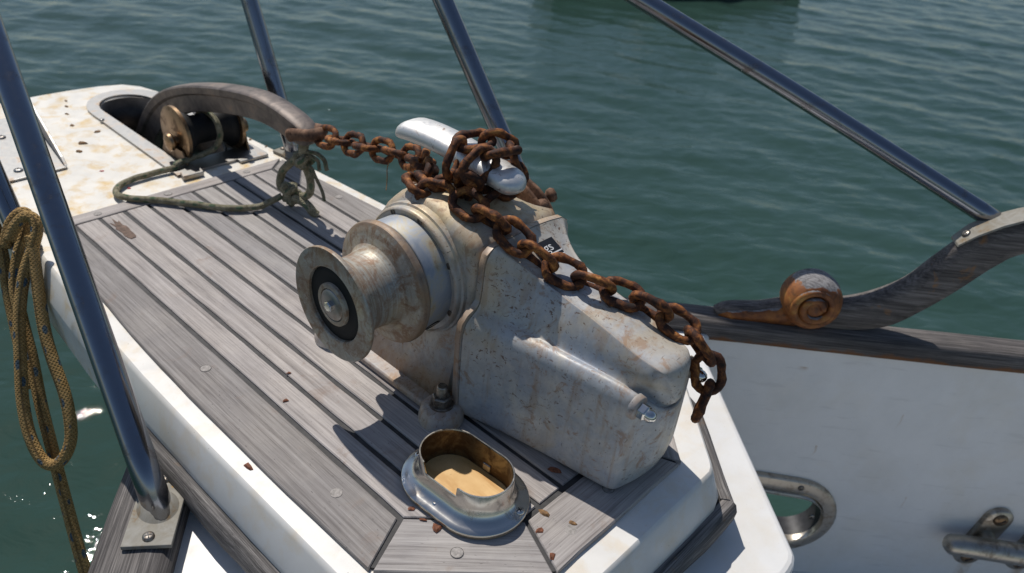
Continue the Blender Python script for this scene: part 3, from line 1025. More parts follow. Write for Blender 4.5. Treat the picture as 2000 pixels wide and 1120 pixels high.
# ---- carved rail with scroll on the starboard cap rail
def build_carved_rail():
    top = [(-0.005, -0.089), (0.019, -0.075), (0.082, -0.067), (0.132, -0.051), (0.19, -0.045), (0.246, -0.034), (0.303, -0.012), (0.362, 0.030), (0.403, 0.090), (0.451, 0.148), (0.533, 0.193), (0.70, 0.235), (1.0, 0.262), (1.5, 0.27)]
    bot = [(0.0, -0.104), (0.061, -0.108), (0.13, -0.108), (0.183, -0.108), (0.24, -0.106), (0.28, -0.104), (0.359, -0.083), (0.417, -0.033), (0.469, 0.025), (0.517, 0.086), (0.563, 0.122), (0.72, 0.175), (1.0, 0.205), (1.5, 0.213)]
    rings = []
    T = catmull([(a, b, 0) for a, b in top], 5)
    B = catmull([(a, b, 0) for a, b in bot], 5)
    for i, (p, q) in enumerate(zip(T, B)):
        w = 0.021 if i > 8 else 0.012 + 0.009 * i / 8
        def pt(fr, o):
            s_ = q.x + (p.x - q.x) * fr
            z = q.y + (p.y - q.y) * fr
            return sp(s_, 0.030 + o * w, z, 1)
        rings.append([pt(0.06, -0.8), pt(0.30, -1), pt(0.70, -1), pt(0.93, -0.75), pt(1, -0.2), pt(1, 0.3), pt(0.93, 0.8), pt(0.7, 1), pt(0.3, 1), pt(0.06, 0.8), pt(0, 0.3), pt(0, -0.3)])
    v, f = loft(rings, True, True)
    ang = math.atan2(dS.y, dS.x) - R(90)
    rail = mesh_obj('carved_rail', v, f, rail_wood, boat, frame=(ang, (0, 0, 0)))
    # scroll: barrel across the rail with a spiral on its inner face
    c = sp(0.186, 0.030, -0.040, 1)
    A = -nS
    prof = [(-0.046, 0.0), (-0.046, 0.030), (-0.042, 0.044), (-0.025, 0.057), (0.0, 0.062), (0.022, 0.060), (0.038, 0.053), (0.046, 0.044), (0.047, 0.038), (0.041, 0.034), (0.037, 0.030), (0.037, 0.0)]
    v, f = lathe(prof, c, A, 40, caps=False)
    sc_ = mesh_obj('scroll', v, f, varnish, boat)
    U = dS
    W = Vector((0, 0, 1))
    path, rad = [], []
    for k in range(46):
        t = k / 45
        a = R(200) - t * R(560)
        r_ = 0.044 - 0.030 * t
        path.append(c + A * (0.040 + 0.004 * t) + (U * math.cos(a) + W * math.sin(a)) * r_)
        rad.append(0.0085 - 0.001 * t)
    v, f, _ = tube(path, rad, 10)
    mesh_obj('scroll_curl', v, f, varnish, sc_)
    v, f = lathe([(0.03, 0.019), (0.044, 0.018), (0.047, 0.013), (0.048, 0.0)], c, A, 24, caps=False)
    mesh_obj('scroll_eye', v, f, varnish, sc_)
    # varnished underside of the tail
    rings = []
    for i, (s_, zt, zb) in enumerate([(0.004, -0.090, -0.1005), (0.03, -0.082, -0.1008), (0.08, -0.074, -0.101), (0.13, -0.060, -0.101), (0.165, -0.055, -0.101)]):
        rings.append([sp(s_, 0.0165 - 0.008 * (i > 0), zb, 1), sp(s_, 0.0185 - 0.012 * (i > 0), (zt + zb) / 2, 1), sp(s_, 0.021 - 0.010 * (i > 0), zt, 1), sp(s_, 0.028, zt, 1), sp(s_, 0.028, zb, 1)])
    v, f = loft(rings, True, True)
    mesh_obj('rail_tail', v, f, varnish, boat)
build_carved_rail()

# ================================================================== WINDLASS
WX = 0.085
AY, AZ = 0.3306, 0.194
wl = thing('anchor_windlass', 'weathered silver anchor windlass with warping drum, bolted to the teak bow platform', 'windlass', (WX, 0.2, 0))

def sect(y, P):
    """closed section from half points (dx,z), bottom outward then up to the centre line; port side first"""
    left = [(WX - dx, y if not isinstance(y, (list, tuple)) else y[i], z) for i, (dx, z) in enumerate(P)]
    right = [(WX + dx, y if not isinstance(y, (list, tuple)) else y[i], z) for i, (dx, z) in enumerate(P)]
    return left + list(reversed(right[:-1])) if P[-1][0] == 0 else left + list(reversed(right))

def cover_key(y, w, v, zv, c, zc):
    q = lambda f, a, b: a + (b - a) * f
    m = (c + 0.0045, zc - 0.0065)
    lo = (v - 0.003, zv + 0.011)
    return (y, [(w * 0.35, 0.003), (w - 0.013, 0.003), (w - 0.003, 0.006), (w, 0.022), (w - 0.002, 0.09), (w - 0.005, 0.150), (w - 0.009, 0.168), (w - 0.018, 0.1780),
                (q(0.45, v, w - 0.018), q(0.5, zv + 0.001, 0.1785)), (v + 0.002, zv), lo, (q(0.42, lo[0], m[0]) + 0.001, q(0.5, lo[1], m[1])), m, (c, zc), (c * 0.88, zc - 0.0022), (c * 0.4, zc + 0.003), (0.0, zc + 0.004)])
cover_keys = [
    (0.199, [(0.040, 0.003), (0.108, 0.003), (0.122, 0.008), (0.1245, 0.022), (0.1255, 0.09), (0.1255, 0.152), (0.122, 0.171), (0.112, 0.182), (0.099, 0.188), (0.0925, 0.199), (0.0905, 0.225), (0.0895, 0.256), (0.085, 0.272), (0.072, 0.2805), (0.045, 0.2845), (0.02, 0.2865), (0.0, 0.287)]),
    cover_key(0.188, 0.120, 0.0880, 0.187, 0.0640, 0.2745),
    cover_key(0.160, 0.112, 0.0770, 0.182, 0.0480, 0.2570),
    cover_key(0.125, 0.1045, 0.0690, 0.179, 0.0390, 0.2440),
    cover_key(0.070, 0.094, 0.0615, 0.176, 0.0365, 0.2335),
    cover_key(0.010, 0.0855, 0.0550, 0.174, 0.0375, 0.2235),
    cover_key(-0.030, 0.0800, 0.0510, 0.171, 0.0370, 0.2125),
]
front_y = [(-0.0500, 0.97, -0.062), (-0.0590, 0.91, -0.0735), (-0.0625, 0.76, -0.079), (-0.0645, 0.52, -0.081), (-0.0800, 0.30, -0.082)]
def cover_rings(scale=1.0, dz=0.0):
    rings = []
    for y, P in cover_keys:
        rings.append(sect(y, P))
    P = cover_keys[-1][1]
    for ys, sc_, yn in front_y:
        Q = []
        Y = []
        for i, (dx, z) in enumerate(P):
            zz = 0.11 + (z - 0.11) * (1 - (1 - sc_) * (0.8 if z > 0.11 else 0.55))
            nose = max(0.0, 1.0 - max(0.0, dx - 0.028) / 0.014) if i > 9 else 0.0
            if i in (0,):
                nose = 0.6
            valley = 1.0 if i in (8, 9, 10) else 0
            Q.append((dx * sc_, zz))
            yy = ys + (yn - ys) * nose + valley * (0.022 if sc_ > 0.7 else 0.006)
            # draft: the face leans back towards the top, a little
            Y.append(yy + (z - 0.02) * -0.02)
        rings.append(sect(Y, Q))
    return rings
def build_windlass():
    # ---- gearbox cover
    rings = cover_rings()
    v, f = loft(rings, True, False)
    n = len(rings[0])
    k = len(rings)
    # close the nose with quads across the mirror line
    L = (k - 1) * n
    h = 16
    for i in range(h - 1):
        f.append((L + i, L + i + 1, L + n - 2 - i if False else L + (n - 1 - (i + 1)), L + (n - 1 - i)))
    f.append((L + h - 1, L + h, L + n - h))
    cover = mesh_obj('gearbox_cover', v, f, paint, wl, subsurf=2)
    # crisp crease lines along the ridge and the joint
    me = cover.data
    cr = me.attributes.new('crease_edge', 'FLOAT', 'EDGE')
    for e in me.edges:
        a, b = e.vertices
        ia, ib = a % n, b % n
        ra, rb = a // n, b // n
        val = 0.0
        if ia == ib and ra != rb:
            j = min(ia, n - 1 - ia)
            if j == 13:
                val = 1.0
            if j == 14:
                val = 0.8
            if j == 9:
                val = 0.1
        if ra == rb == 0:
            val = 1.0
        cr.data[e.index].value = val
    # ---- lip at the joint
    P = cover_keys[0][1]
    def grow(P, g):
        out = []
        for dx, z in P:
            g2 = g if (g < 0 or z < 0.195) else g * 0.15
            out.append((dx + g2 if dx > 0.03 else dx, z + (g2 if z > 0.15 else 0)))
        out[0] = (P[0][0], P[0][1])
        return out
    Pl = [(dx, max(z, 0.004)) for dx, z in grow(P, 0.0035)]
    rings = [sect(0.2003, P), sect(0.2008, Pl), sect(0.2098, Pl), sect(0.2112, P)]
    v, f = loft(rings, True, True)
    mesh_obj('joint_flange', v, f, paint, wl, smooth=True, sharp=40)
    Pg = grow(P, -0.0018)
    v, f = loft([sect(0.1990, Pg), sect(0.2006, Pg)], True, True)
    mesh_obj('joint_gasket', v, f, dark_recess, wl, smooth=False)
    # ---- main housing: barrel about the drum axis flowing into a deck foot
    prof = []
    rb = 0.118
    prof.append((0.2095, 0.012))
    for z in (0.06, 0.12, 0.18, 0.225, 0.258):
        prof.append((0.2095, z))
    prof.append((0.2125, 0.275))
    prof.append((0.224, 0.2865))
    for a in (112, 100, 88, 76, 64, 52, 40, 28, 16, 4, -8):
        prof.append((AY + rb * math.cos(R(a)), AZ + rb * math.sin(R(a)) + (0.0 if a < 80 else -0.002)))
    prof += [(0.452, 0.14), (0.456, 0.09), (0.460, 0.04), (0.462, 0.012)]
    cy, cz = 0.335, 0.15
    def ring(x, ins, flare=0.0):
        out = []
        for y, z in prof:
            dy, dz = y - cy, z - cz
            l_ = math.hypot(dy, dz)
            k_ = (l_ - ins * (1.0 if y > 0.24 else (0.3 if x > WX else 0.75))) / l_
            out.append((x, cy + dy * k_, cz + dz * k_ if z > 0.02 else z))
        return out
    def flare(z, amt):
        return amt * max(0.0, 1 - (z - 0.012) / 0.075) ** 2.2
    xs = [(-0.0075, 0.034), (-0.0070, 0.024), (-0.003, 0.013), (0.005, 0.006), (0.020, 0.001), (0.05, -0.001), (0.085, -0.002), (0.11, 0.000), (0.135, 0.010), (0.150, 0.022), (0.162, 0.032), (0.172, 0.042), (0.174, 0.050)]
    rings = []
    for x, ins in xs:
        rg = ring(x, ins)
        s_ = -1 if x < WX else 1
        am = 0.042 * max(0.0, (abs(x - WX) - 0.06) / 0.0375)
        rings.append([(px + s_ * flare(pz, am), py, pz) for px, py, pz in rg])
    v, f = loft(rings, True, True)
    mesh_obj('housing', v, f, paint, wl)
    # ---- base plate and feet
    v, f = prism([(-0.066, 0.250), (-0.062, 0.232), (0.232, 0.232), (0.236, 0.250), (0.236, 0.470), (0.228, 0.482), (-0.058, 0.482), (-0.066, 0.470)], 0.0006, 0.013)
    mesh_obj('base_plate', v, f, paint, wl, smooth=True, bevel=0.003, sharp=40)
    for fx, fy in ((-0.058, 0.216), (0.228, 0.216), (-0.058, 0.480), (0.228, 0.480)):
        v, f = lathe([(0.0006, 0.034), (0.006, 0.0345), (0.022, 0.031), (0.0275, 0.027), (0.0285, 0.0)], (fx, fy, 0), (0, 0, 1), 28, caps=False)
        ft = mesh_obj('mounting_foot', v, f, paint, wl)
        mb = MB()
        mb.add(*lathe([(0.028, 0.0185), (0.031, 0.0185), (0.0315, 0.017)], (fx, fy, 0), (0, 0, 1), 24))
        mb.build('washer', screw_m, ft, smooth=False)
        v, f = lathe([(0.031, 0.0155), (0.044, 0.0155), (0.046, 0.0135)], (fx, fy, 0), (0, 0, 1), 6)
        mesh_obj('nut', v, f, screw_m, ft, smooth=False, bevel=0.001)
        v, f = lathe([(0.044, 0.0085), (0.062, 0.0085), (0.064, 0.007)], (fx, fy, 0), (0, 0, 1), 14)
        mesh_obj('bolt', v, f, screw_m, ft, smooth=True, sharp=40)
    # ---- bearing flange + drum
    O = (0, AY, AZ)
    v, f = lathe([(0.010, 0.1035), (-0.009, 0.1035), (-0.0125, 0.1025), (-0.0135, 0.1000), (-0.0140, 0.0992), (-0.0160, 0.0990), (-0.0200, 0.0988), (-0.0232, 0.0978), (-0.0242, 0.0962), (-0.0245, 0.0955), (-0.0225, 0.0948), (-0.0225, 0.086)], O, (1, 0, 0), 72, caps=False)
    bf = mesh_obj('bearing_flange', v, f, paint, wl, sharp=50)
    for a in (100, 62, 14, -22, 150, -100, 200):
        p = Vector((-0.0225, AY + 0.0915 * math.cos(R(a)), AZ + 0.0915 * math.sin(R(a))))
        v, f = lathe([(-0.001, 0.0052), (0.0012, 0.0050), (0.0014, 0.0034), (0.0002, 0.0030), (0.0002, 0)], p, (-1, 0, 0), 12, caps=False)
        mesh_obj('screw', v, f, screw_m, bf, smooth=False)
    v, f = lathe([(-0.0225, 0.0878), (-0.0595, 0.0872), (-0.0612, 0.0862), (-0.0616, 0.0850), (-0.0600, 0.0845), (-0.0600, 0.070)], O, (1, 0, 0), 72, caps=False)
    cl = mesh_obj('clutch_ring', v, f, ring_m, wl, sharp=50)
    pa = R(-38)
    p = Vector((-0.040, AY + 0.0870 * math.cos(pa) * -1, AZ + 0.0870 * math.sin(pa)))
    nrm = Vector((0, -math.cos(pa), math.sin(pa)))
    v, f = lathe([(-0.0015, 0.0125), (0.0012, 0.0125), (0.0013, 0.0105), (-0.001, 0.009), (-0.001, 0)], p, nrm, 20, caps=False)
    mesh_obj('lever_socket', v, f, dark_recess, cl)
    prof = [(-0.0665, 0.070), (-0.0668, 0.0915), (-0.0690, 0.0938), (-0.0745, 0.0940), (-0.0790, 0.0925), (-0.0812, 0.0895), (-0.0838, 0.0800), (-0.0862, 0.0710), (-0.0885, 0.0645), (-0.0925, 0.0605), (-0.0985, 0.0580), (-0.112, 0.0560), (-0.126, 0.0560), (-0.138, 0.0572), (-0.1450, 0.0600), (-0.1500, 0.0655), (-0.1540, 0.0740), (-0.1580, 0.0830), (-0.1605, 0.0852), (-0.1640, 0.0856), (-0.1658, 0.0848), (-0.1663, 0.0825), (-0.1655, 0.0700), (-0.1650, 0.0580), (-0.1635, 0.0562), (-0.1600, 0.0556), (-0.150, 0.0550)]
    v, f = lathe(prof, O, (1, 0, 0), 80, caps=False)
    dr = mesh_obj('warping_drum', v, f, drum_m, wl, sharp=24)
    v, f = lathe([(-0.158, 0.0553), (-0.1602, 0.0545), (-0.1590, 0.044), (-0.1605, 0.034), (-0.161, 0.031)], O, (1, 0, 0), 60, caps=False)
    mesh_obj('rubber_seal', v, f, rubber, dr)
    v, f = lathe([(-0.150, 0.0325), (-0.1645, 0.0322), (-0.1660, 0.0310), (-0.1662, 0.0250), (-0.1640, 0.0242)], O, (1, 0, 0), 48, caps=False)
    mesh_obj('hub_ring', v, f, drum_m, dr, sharp=60)
    v, f = lathe([(-0.160, 0.0240), (-0.1652, 0.0238), (-0.1668, 0.0225), (-0.1672, 0.010), (-0.1672, 0)], O, (1, 0, 0), 40, caps=False)
    mesh_obj('hub_cap', v, f, dull, dr)
    v, f = lathe([(-0.1670, 0.0085), (-0.1720, 0.0082), (-0.1735, 0.0068)], O, (1, 0, 0), 6)
    mesh_obj('cap_screw', v, f, chrome, dr, smooth=False)
    # ---- chain wheel on the far side
    O = (-0.006, AY, AZ)
    v, f = lathe([(0.180, 0.050), (0.184, 0.086), (0.186, 0.096), (0.190, 0.0985), (0.1925, 0.096), (0.196, 0.078), (0.202, 0.068), (0.208, 0.078), (0.2115, 0.089), (0.214, 0.092), (0.218, 0.0905), (0.2205, 0.086), (0.222, 0.05), (0.232, 0.045), (0.236, 0.0)], O, (1, 0, 0), 60, caps=False)
    gy = mesh_obj('chain_wheel', v, f, rust_br, wl)
    for a in range(0, 360, 60):
        p = Vector((0.202, AY + 0.082 * math.cos(R(a + 12)), AZ + 0.082 * math.sin(R(a + 12))))
        v, f = lathe([(-0.012, 0.006), (-0.004, 0.011), (0.004, 0.011), (0.012, 0.006)], p, (1, 0, 0), 10)
        mesh_obj('sprocket_tooth', v, f, rust_br, gy)
    p = Vector((0.225, 0.288, 0.258))
    v, f = lathe([(-0.02, 0.006), (0.0, 0.0065), (0.003, 0.0105), (0.010, 0.0125), (0.016, 0.009), (0.018, 0)], p, (0.7, -0.5, 0.35), 16, caps=False)
    mesh_obj('clutch_knob', v, f, rust_br, wl)
    # pawl behind the barrel
    v, f = loft([[(0.075 + dx, 0.440 + dy, z) for dx, dy in ((-0.012, -0.012), (0.012, -0.012), (0.012, 0.012), (-0.012, 0.012))] for z in (0.225, 0.262, 0.272)], True, True)
    mesh_obj('pawl', v, f, rust_br, wl, subsurf=2)
    # ---- acorn nuts on the cover's nose
    for x in (0.024, 0.146):
        A = Vector((0.0, -1.0, -0.06)).normalized()
        p = Vector((x, -0.0575, 0.158))
        v, f = lathe([(-0.004, 0.018), (0.004, 0.0175), (0.006, 0.015), (0.006, 0)], p, A, 28, caps=False)
        bs = mesh_obj('nut_boss', v, f, paint, wl)
        v, f = lathe([(0.006, 0.0115), (0.0165, 0.0115), (0.0185, 0.0095)], p, A, 6)
        nt = mesh_obj('acorn_nut', v, f, chrome, bs, smooth=False, bevel=0.0008)
        v, f = lathe([(0.018, 0.0088), (0.023, 0.0088), (0.0275, 0.0068), (0.030, 0.0035), (0.0305, 0)], p, A, 18, caps=False)
        mesh_obj('nut_dome', v, f, chrome, bs)
    # ---- label sticker on the ridge of the cover
    zf = lambda y: 0.2665 + (y - 0.165) * 0.50
    def quad(x0, x1, y0, y1, dz):
        return [(x0, y0, zf(y0) + dz), (x1, y0, zf(y0) + dz), (x1, y1, zf(y1) + dz), (x0, y1, zf(y1) + dz), (x0, y0, zf(y0) + dz - .002), (x1, y0, zf(y0) + dz - .002), (x1, y1, zf(y1) + dz - .002), (x0, y1, zf(y1) + dz - .002)], [(0, 1, 2, 3), (4, 7, 6, 5), (0, 4, 5, 1), (1, 5, 6, 2), (2, 6, 7, 3), (3, 7, 4, 0)]
    v, f = quad(0.066, 0.108, 0.152, 0.178, 0.0018)
    lb = mesh_obj('label_plate', v, f, label_black, wl, smooth=False)
    mb = MB()
    for yy, w_ in ((0.1555, 0.0016), (0.1500, 0.0012), (0.1465, 0.001)):
        mb.add(*quad(0.066, 0.108, yy, yy + w_, 0.0026))
    mb.build('label_stripes', label_white, lb, smooth=False)
    tx = bpy.data.curves.new('label_text', 'FONT')
    tx.body = 'ngs'
    tx.size = 0.021
    tx.extrude = 0.0002
    tx.materials.append(label_white)
    tmp = bpy.data.objects.new('label_text_curve', tx)
    COL.objects.link(tmp)
    tme = bpy.data.meshes.new_from_object(tmp)
    bpy.data.objects.remove(tmp)
    to = bpy.data.objects.new('label_text', tme)
    COL.objects.link(to)
    to.parent = lb
    to.location = Vector((0.069, 0.1605, zf(0.1605) + 0.0026)) - ORG[wl.name]
    to.rotation_euler = (math.atan(0.50), 0, 0)
    # ---- chain stopper horn on top
    path = catmull([(0.088, 0.478, 0.343), (0.087, 0.45, 0.3505), (0.086, 0.40, 0.3545), (0.085, 0.345, 0.3530), (0.084, 0.29, 0.3475), (0.083, 0.25, 0.3430), (0.082, 0.222, 0.3385)], 6)
    N = len(path)
    rings = []
    for i, p in enumerate(path):
        t = i / (N - 1)
        e = min(1.0, math.sqrt(max(0.0, 1 - (1 - min(1, t / 0.14)) ** 2)), math.sqrt(max(0.0, 1 - (1 - min(1, (1 - t) / 0.14)) ** 2)))
        w = (0.0335 - 0.008 * t) * max(e, 0.12)
        h_ = 0.0165 * max(e, 0.12) * (1.0 + 0.1 * math.sin(t * math.pi))
        ring = []
        for k_ in range(20):
            a = 2 * math.pi * k_ / 20
            cx, sx = math.cos(a), math.sin(a)
            ring.append(p + Vector((w * math.copysign(abs(cx) ** 0.8, cx), 0, h_ * math.copysign(abs(sx) ** 0.8, sx) * (1.0 if sx > 0 else 0.75))))
        rings.append(ring)
    v, f = loft(rings, True, True)
    horn = mesh_obj('mooring_horn', v, f, satin, wl)
    v, f = lathe([(0.270, 0.030), (0.292, 0.026), (0.31, 0.020), (0.345, 0.018)], (0.085, 0.330, 0), (0, 0, 1), 28)
    mesh_obj('horn_stem', v, f, satin, horn)
build_windlass()

# ================================================================== CHAIN
def link_mesh(seed):
    rnd = random.Random(seed)
    Rr, a, wr = 0.0176, 0.0098, 0.0063
    path = []
    n = 8
    for k in range(n + 1):
        t = -math.pi / 2 + math.pi * k / n
        path.append(Vector((a + Rr * math.cos(t), Rr * math.sin(t), 0)))
    path.append(Vector((0, Rr, 0)))
    for k in range(n + 1):
        t = math.pi / 2 + math.pi * k / n
        path.append(Vector((-a + Rr * math.cos(t), Rr * math.sin(t), 0)))
    path.append(Vector((0, -Rr, 0)))
    rad = [wr * (1 + 0.09 * math.sin(i * 1.7 + seed) + rnd.uniform(-0.06, 0.06)) for i in range(len(path))]
    v, f, _ = tube(path, rad, 10, closed=True)
    v = [p + Vector(noise.noise_vector(p * 160 + Vector((seed * 9.1, 0, 0)))) * 0.0014 for p in v]
    me = bpy.data.meshes.new('link')
    me.from_pydata([tuple(p) for p in v], [], f)
    me.materials.append(rust)
    me.polygons.foreach_set('use_smooth', [True] * len(me.polygons))
    return me
LINKS = [link_mesh(i) for i in range(4)]
chain = thing('anchor_chain', 'rust-brown anchor chain running from the anchor shank over the windlass', 'chain', (0.085, 0.30, 0.30))

def walk(P, pitch):
    """points along the dense polyline so that consecutive ones are exactly 'pitch' apart"""
    out = [P[0]]
    i = 0
    cur = P[0]
    while i < len(P) - 1:
        j = i + 1
        while j < len(P) and (P[j] - cur).length < pitch:
            j += 1
        if j >= len(P):
            break
        a, b = P[j - 1], P[j]
        lo, hi = 0.0, 1.0
        for _ in range(20):
            m = (lo + hi) / 2
            if ((a + (b - a) * m) - cur).length < pitch:
                lo = m
            else:
                hi = m
        cur = a + (b - a) * hi
        out.append(cur)
        i = j - 1
        P = P[:j] + [cur] + P[j:]
        i = j
    return out

def lay_chain(ctrl, roll0=45, jit=10, rnd=random.Random(2), pitch=0.0425, face=None):
    P = walk(catmull(ctrl, 12), pitch)
    n = 0
    for i in range(len(P) - 1):
        a, b = P[i], P[i + 1]
        T = (b - a).normalized()
        ref = Vector((0, 0, 1)) if abs(T.z) < 0.85 else Vector((0.6, 0.5, 0)).normalized()
        S = T.cross(ref).normalized()
        W = S.cross(T)
        base = roll0
        if face is not None:
            # links lie alternately flat-on and edge-on to this direction
            q = T.cross(Vector(face)).normalized()
            base = math.degrees(math.atan2(q.dot(W), q.dot(S))) + roll0
        ang = R(base + (90 if i % 2 else 0) + rnd.uniform(-jit, jit))
        Yv = S * math.cos(ang) + W * math.sin(ang)
        Zv = T.cross(Yv)
        M = Matrix(((T.x, Yv.x, Zv.x), (T.y, Yv.y, Zv.y), (T.z, Yv.z, Zv.z))).to_4x4()
        M.translation = (a + b) / 2 - ORG[chain.name]
        o = bpy.data.objects.new('link', LINKS[rnd.randrange(4)])
        COL.objects.link(o)
        o.parent = chain
        o.matrix_local = M
        n += 1
    return P[-1]

# from the shackle to the horn
lay_chain([(0.150, 0.800, 0.207), (0.150, 0.711, 0.222), (0.150, 0.635, 0.238), (0.150, 0.564, 0.252), (0.135, 0.490, 0.272), (0.098, 0.440, 0.294), (0.062, 0.401, 0.306), (0.037, 0.365, 0.311), (0.032, 0.332, 0.311), (0.048, 0.305, 0.309), (0.078, 0.290, 0.309), (0.110, 0.280, 0.313)], 8, 10, face=(1.0, 0.15, -0.25))
# turns round the horn
lay_chain([(0.055, 0.300, 0.318), (0.036, 0.283, 0.340), (0.046, 0.278, 0.366), (0.085, 0.274, 0.377), (0.124, 0.272, 0.366), (0.137, 0.276, 0.345), (0.122, 0.280, 0.314), (0.085, 0.272, 0.308), (0.045, 0.262, 0.314)], 30, 12)
lay_chain([(0.034, 0.318, 0.345), (0.050, 0.325, 0.372), (0.082, 0.320, 0.383), (0.114, 0.303, 0.376), (0.140, 0.292, 0.352), (0.143, 0.285, 0.330)], 80, 12)
lay_chain([(0.028, 0.385, 0.309), (0.010, 0.352, 0.307), (0.018, 0.318, 0.308), (0.040, 0.295, 0.311)], 20, 10)
# down over the cover and off its nose
lay_chain([(0.030, 0.292, 0.316), (0.030, 0.254, 0.309), (0.037, 0.206, 0.302), (0.044, 0.184, 0.289), (0.047, 0.157, 0.275), (0.060, 0.136, 0.264), (0.073, 0.114, 0.258), (0.085, 0.086, 0.252), (0.105, 0.052, 0.246), (0.122, 0.014, 0.239), (0.132, -0.024, 0.229),
           (0.142, -0.058, 0.214), (0.150, -0.080, 0.187), (0.148, -0.093, 0.154), (0.138, -0.095, 0.124), (0.131, -0.095, 0.104)], 5, 12, face=(0.6, 0.25, -0.75))

# shackle between shank and chain
sh = thing('shackle', 'rusty bow shackle joining the curved anchor shank to the chain', 'shackle', (0.152, 0.835, 0.195))
v, f, _ = tube([(0.128, 0.868, 0.190), (0.130, 0.845, 0.198), (0.134, 0.815, 0.206), (0.150, 0.797, 0.210), (0.167, 0.815, 0.206), (0.172, 0.845, 0.198), (0.174, 0.868, 0.190)], [0.013, 0.012, 0.012, 0.013, 0.012, 0.012, 0.013], 12)
v = [p + Vector(noise.noise_vector(p * 60)) * 0.004 for p in v]
mesh_obj('bow', v, f, rust_br, sh)
v, f = lathe([(-0.034, 0.006), (-0.032, 0.0125), (-0.016, 0.0125), (-0.015, 0.0075), (0.016, 0.0075), (0.017, 0.0125), (0.030, 0.0125), (0.032, 0.008)], (0.151, 0.862, 0.192), (1, 0, 0), 16)
mesh_obj('pin', v, f, rust_br, sh)

# ================================================================== ANCHOR SHANK + ROLLER
anc = thing('anchor', 'dark weathered anchor, its curved shank arching out of the bow roller', 'anchor', (0.155, 1.3, 0.0))
def build_anchor():
    top = [(1.71, -0.20), (1.62, -0.06), (1.53, 0.04), (1.44, 0.105), (1.33, 0.152), (1.21, 0.188), (1.10, 0.213), (1.01, 0.228), (0.93, 0.228), (0.868, 0.219), (0.832, 0.205), (0.822, 0.192)]
    bot = [(1.64, -0.23), (1.565, -0.10), (1.48, -0.01), (1.40, 0.048), (1.30, 0.095), (1.19, 0.130), (1.09, 0.155), (1.00, 0.170), (0.93, 0.170), (0.880, 0.166), (0.846, 0.170), (0.828, 0.180)]
    T = catmull([(0, a, b) for a, b in top], 4)
    B = catmull([(0, a, b) for a, b in bot], 4)
    rings = []
    N = len(T)
    for i, (p, q) in enumerate(zip(T, B)):
        t = i / (N - 1)
        w = 0.019 if t < 0.8 else 0.019 - 0.006 * (t - 0.8) / 0.2
        x = 0.152
        def pt(fr, o):
            m = q.lerp(p, fr)
            return (x + o * w, m.y, m.z)
        rings.append([pt(0.0, -0.55), pt(0.05, -0.72), pt(0.35, -0.80), pt(0.62, -0.86), pt(0.70, -1.15), pt(0.93, -1.25), pt(0.99, -1.05), pt(1.02, -0.4), pt(1.02, 0.4), pt(0.99, 1.05), pt(0.93, 1.25), pt(0.70, 1.15), pt(0.62, 0.86), pt(0.35, 0.80), pt(0.05, 0.72), pt(0, 0.55)])
    v, f = loft(rings, True, True)
    mesh_obj('shank', v, f, anchor_m, anc, smooth=True, sharp=35)
    # fluke hanging below the platform
    v, f = loft([[(0.152 + sx * w, y, z) for sx, z in ((-1, z0), (0, z0 - 0.05), (1, z0), (0, z0 + 0.015))] for y, z0, w in ((1.80, -0.30, 0.01), (1.74, -0.30, 0.08), (1.62, -0.32, 0.12), (1.45, -0.38, 0.10), (1.30, -0.46, 0.02))], True, True)
    mesh_obj('fluke', v, f, anchor_m, anc)
build_anchor()

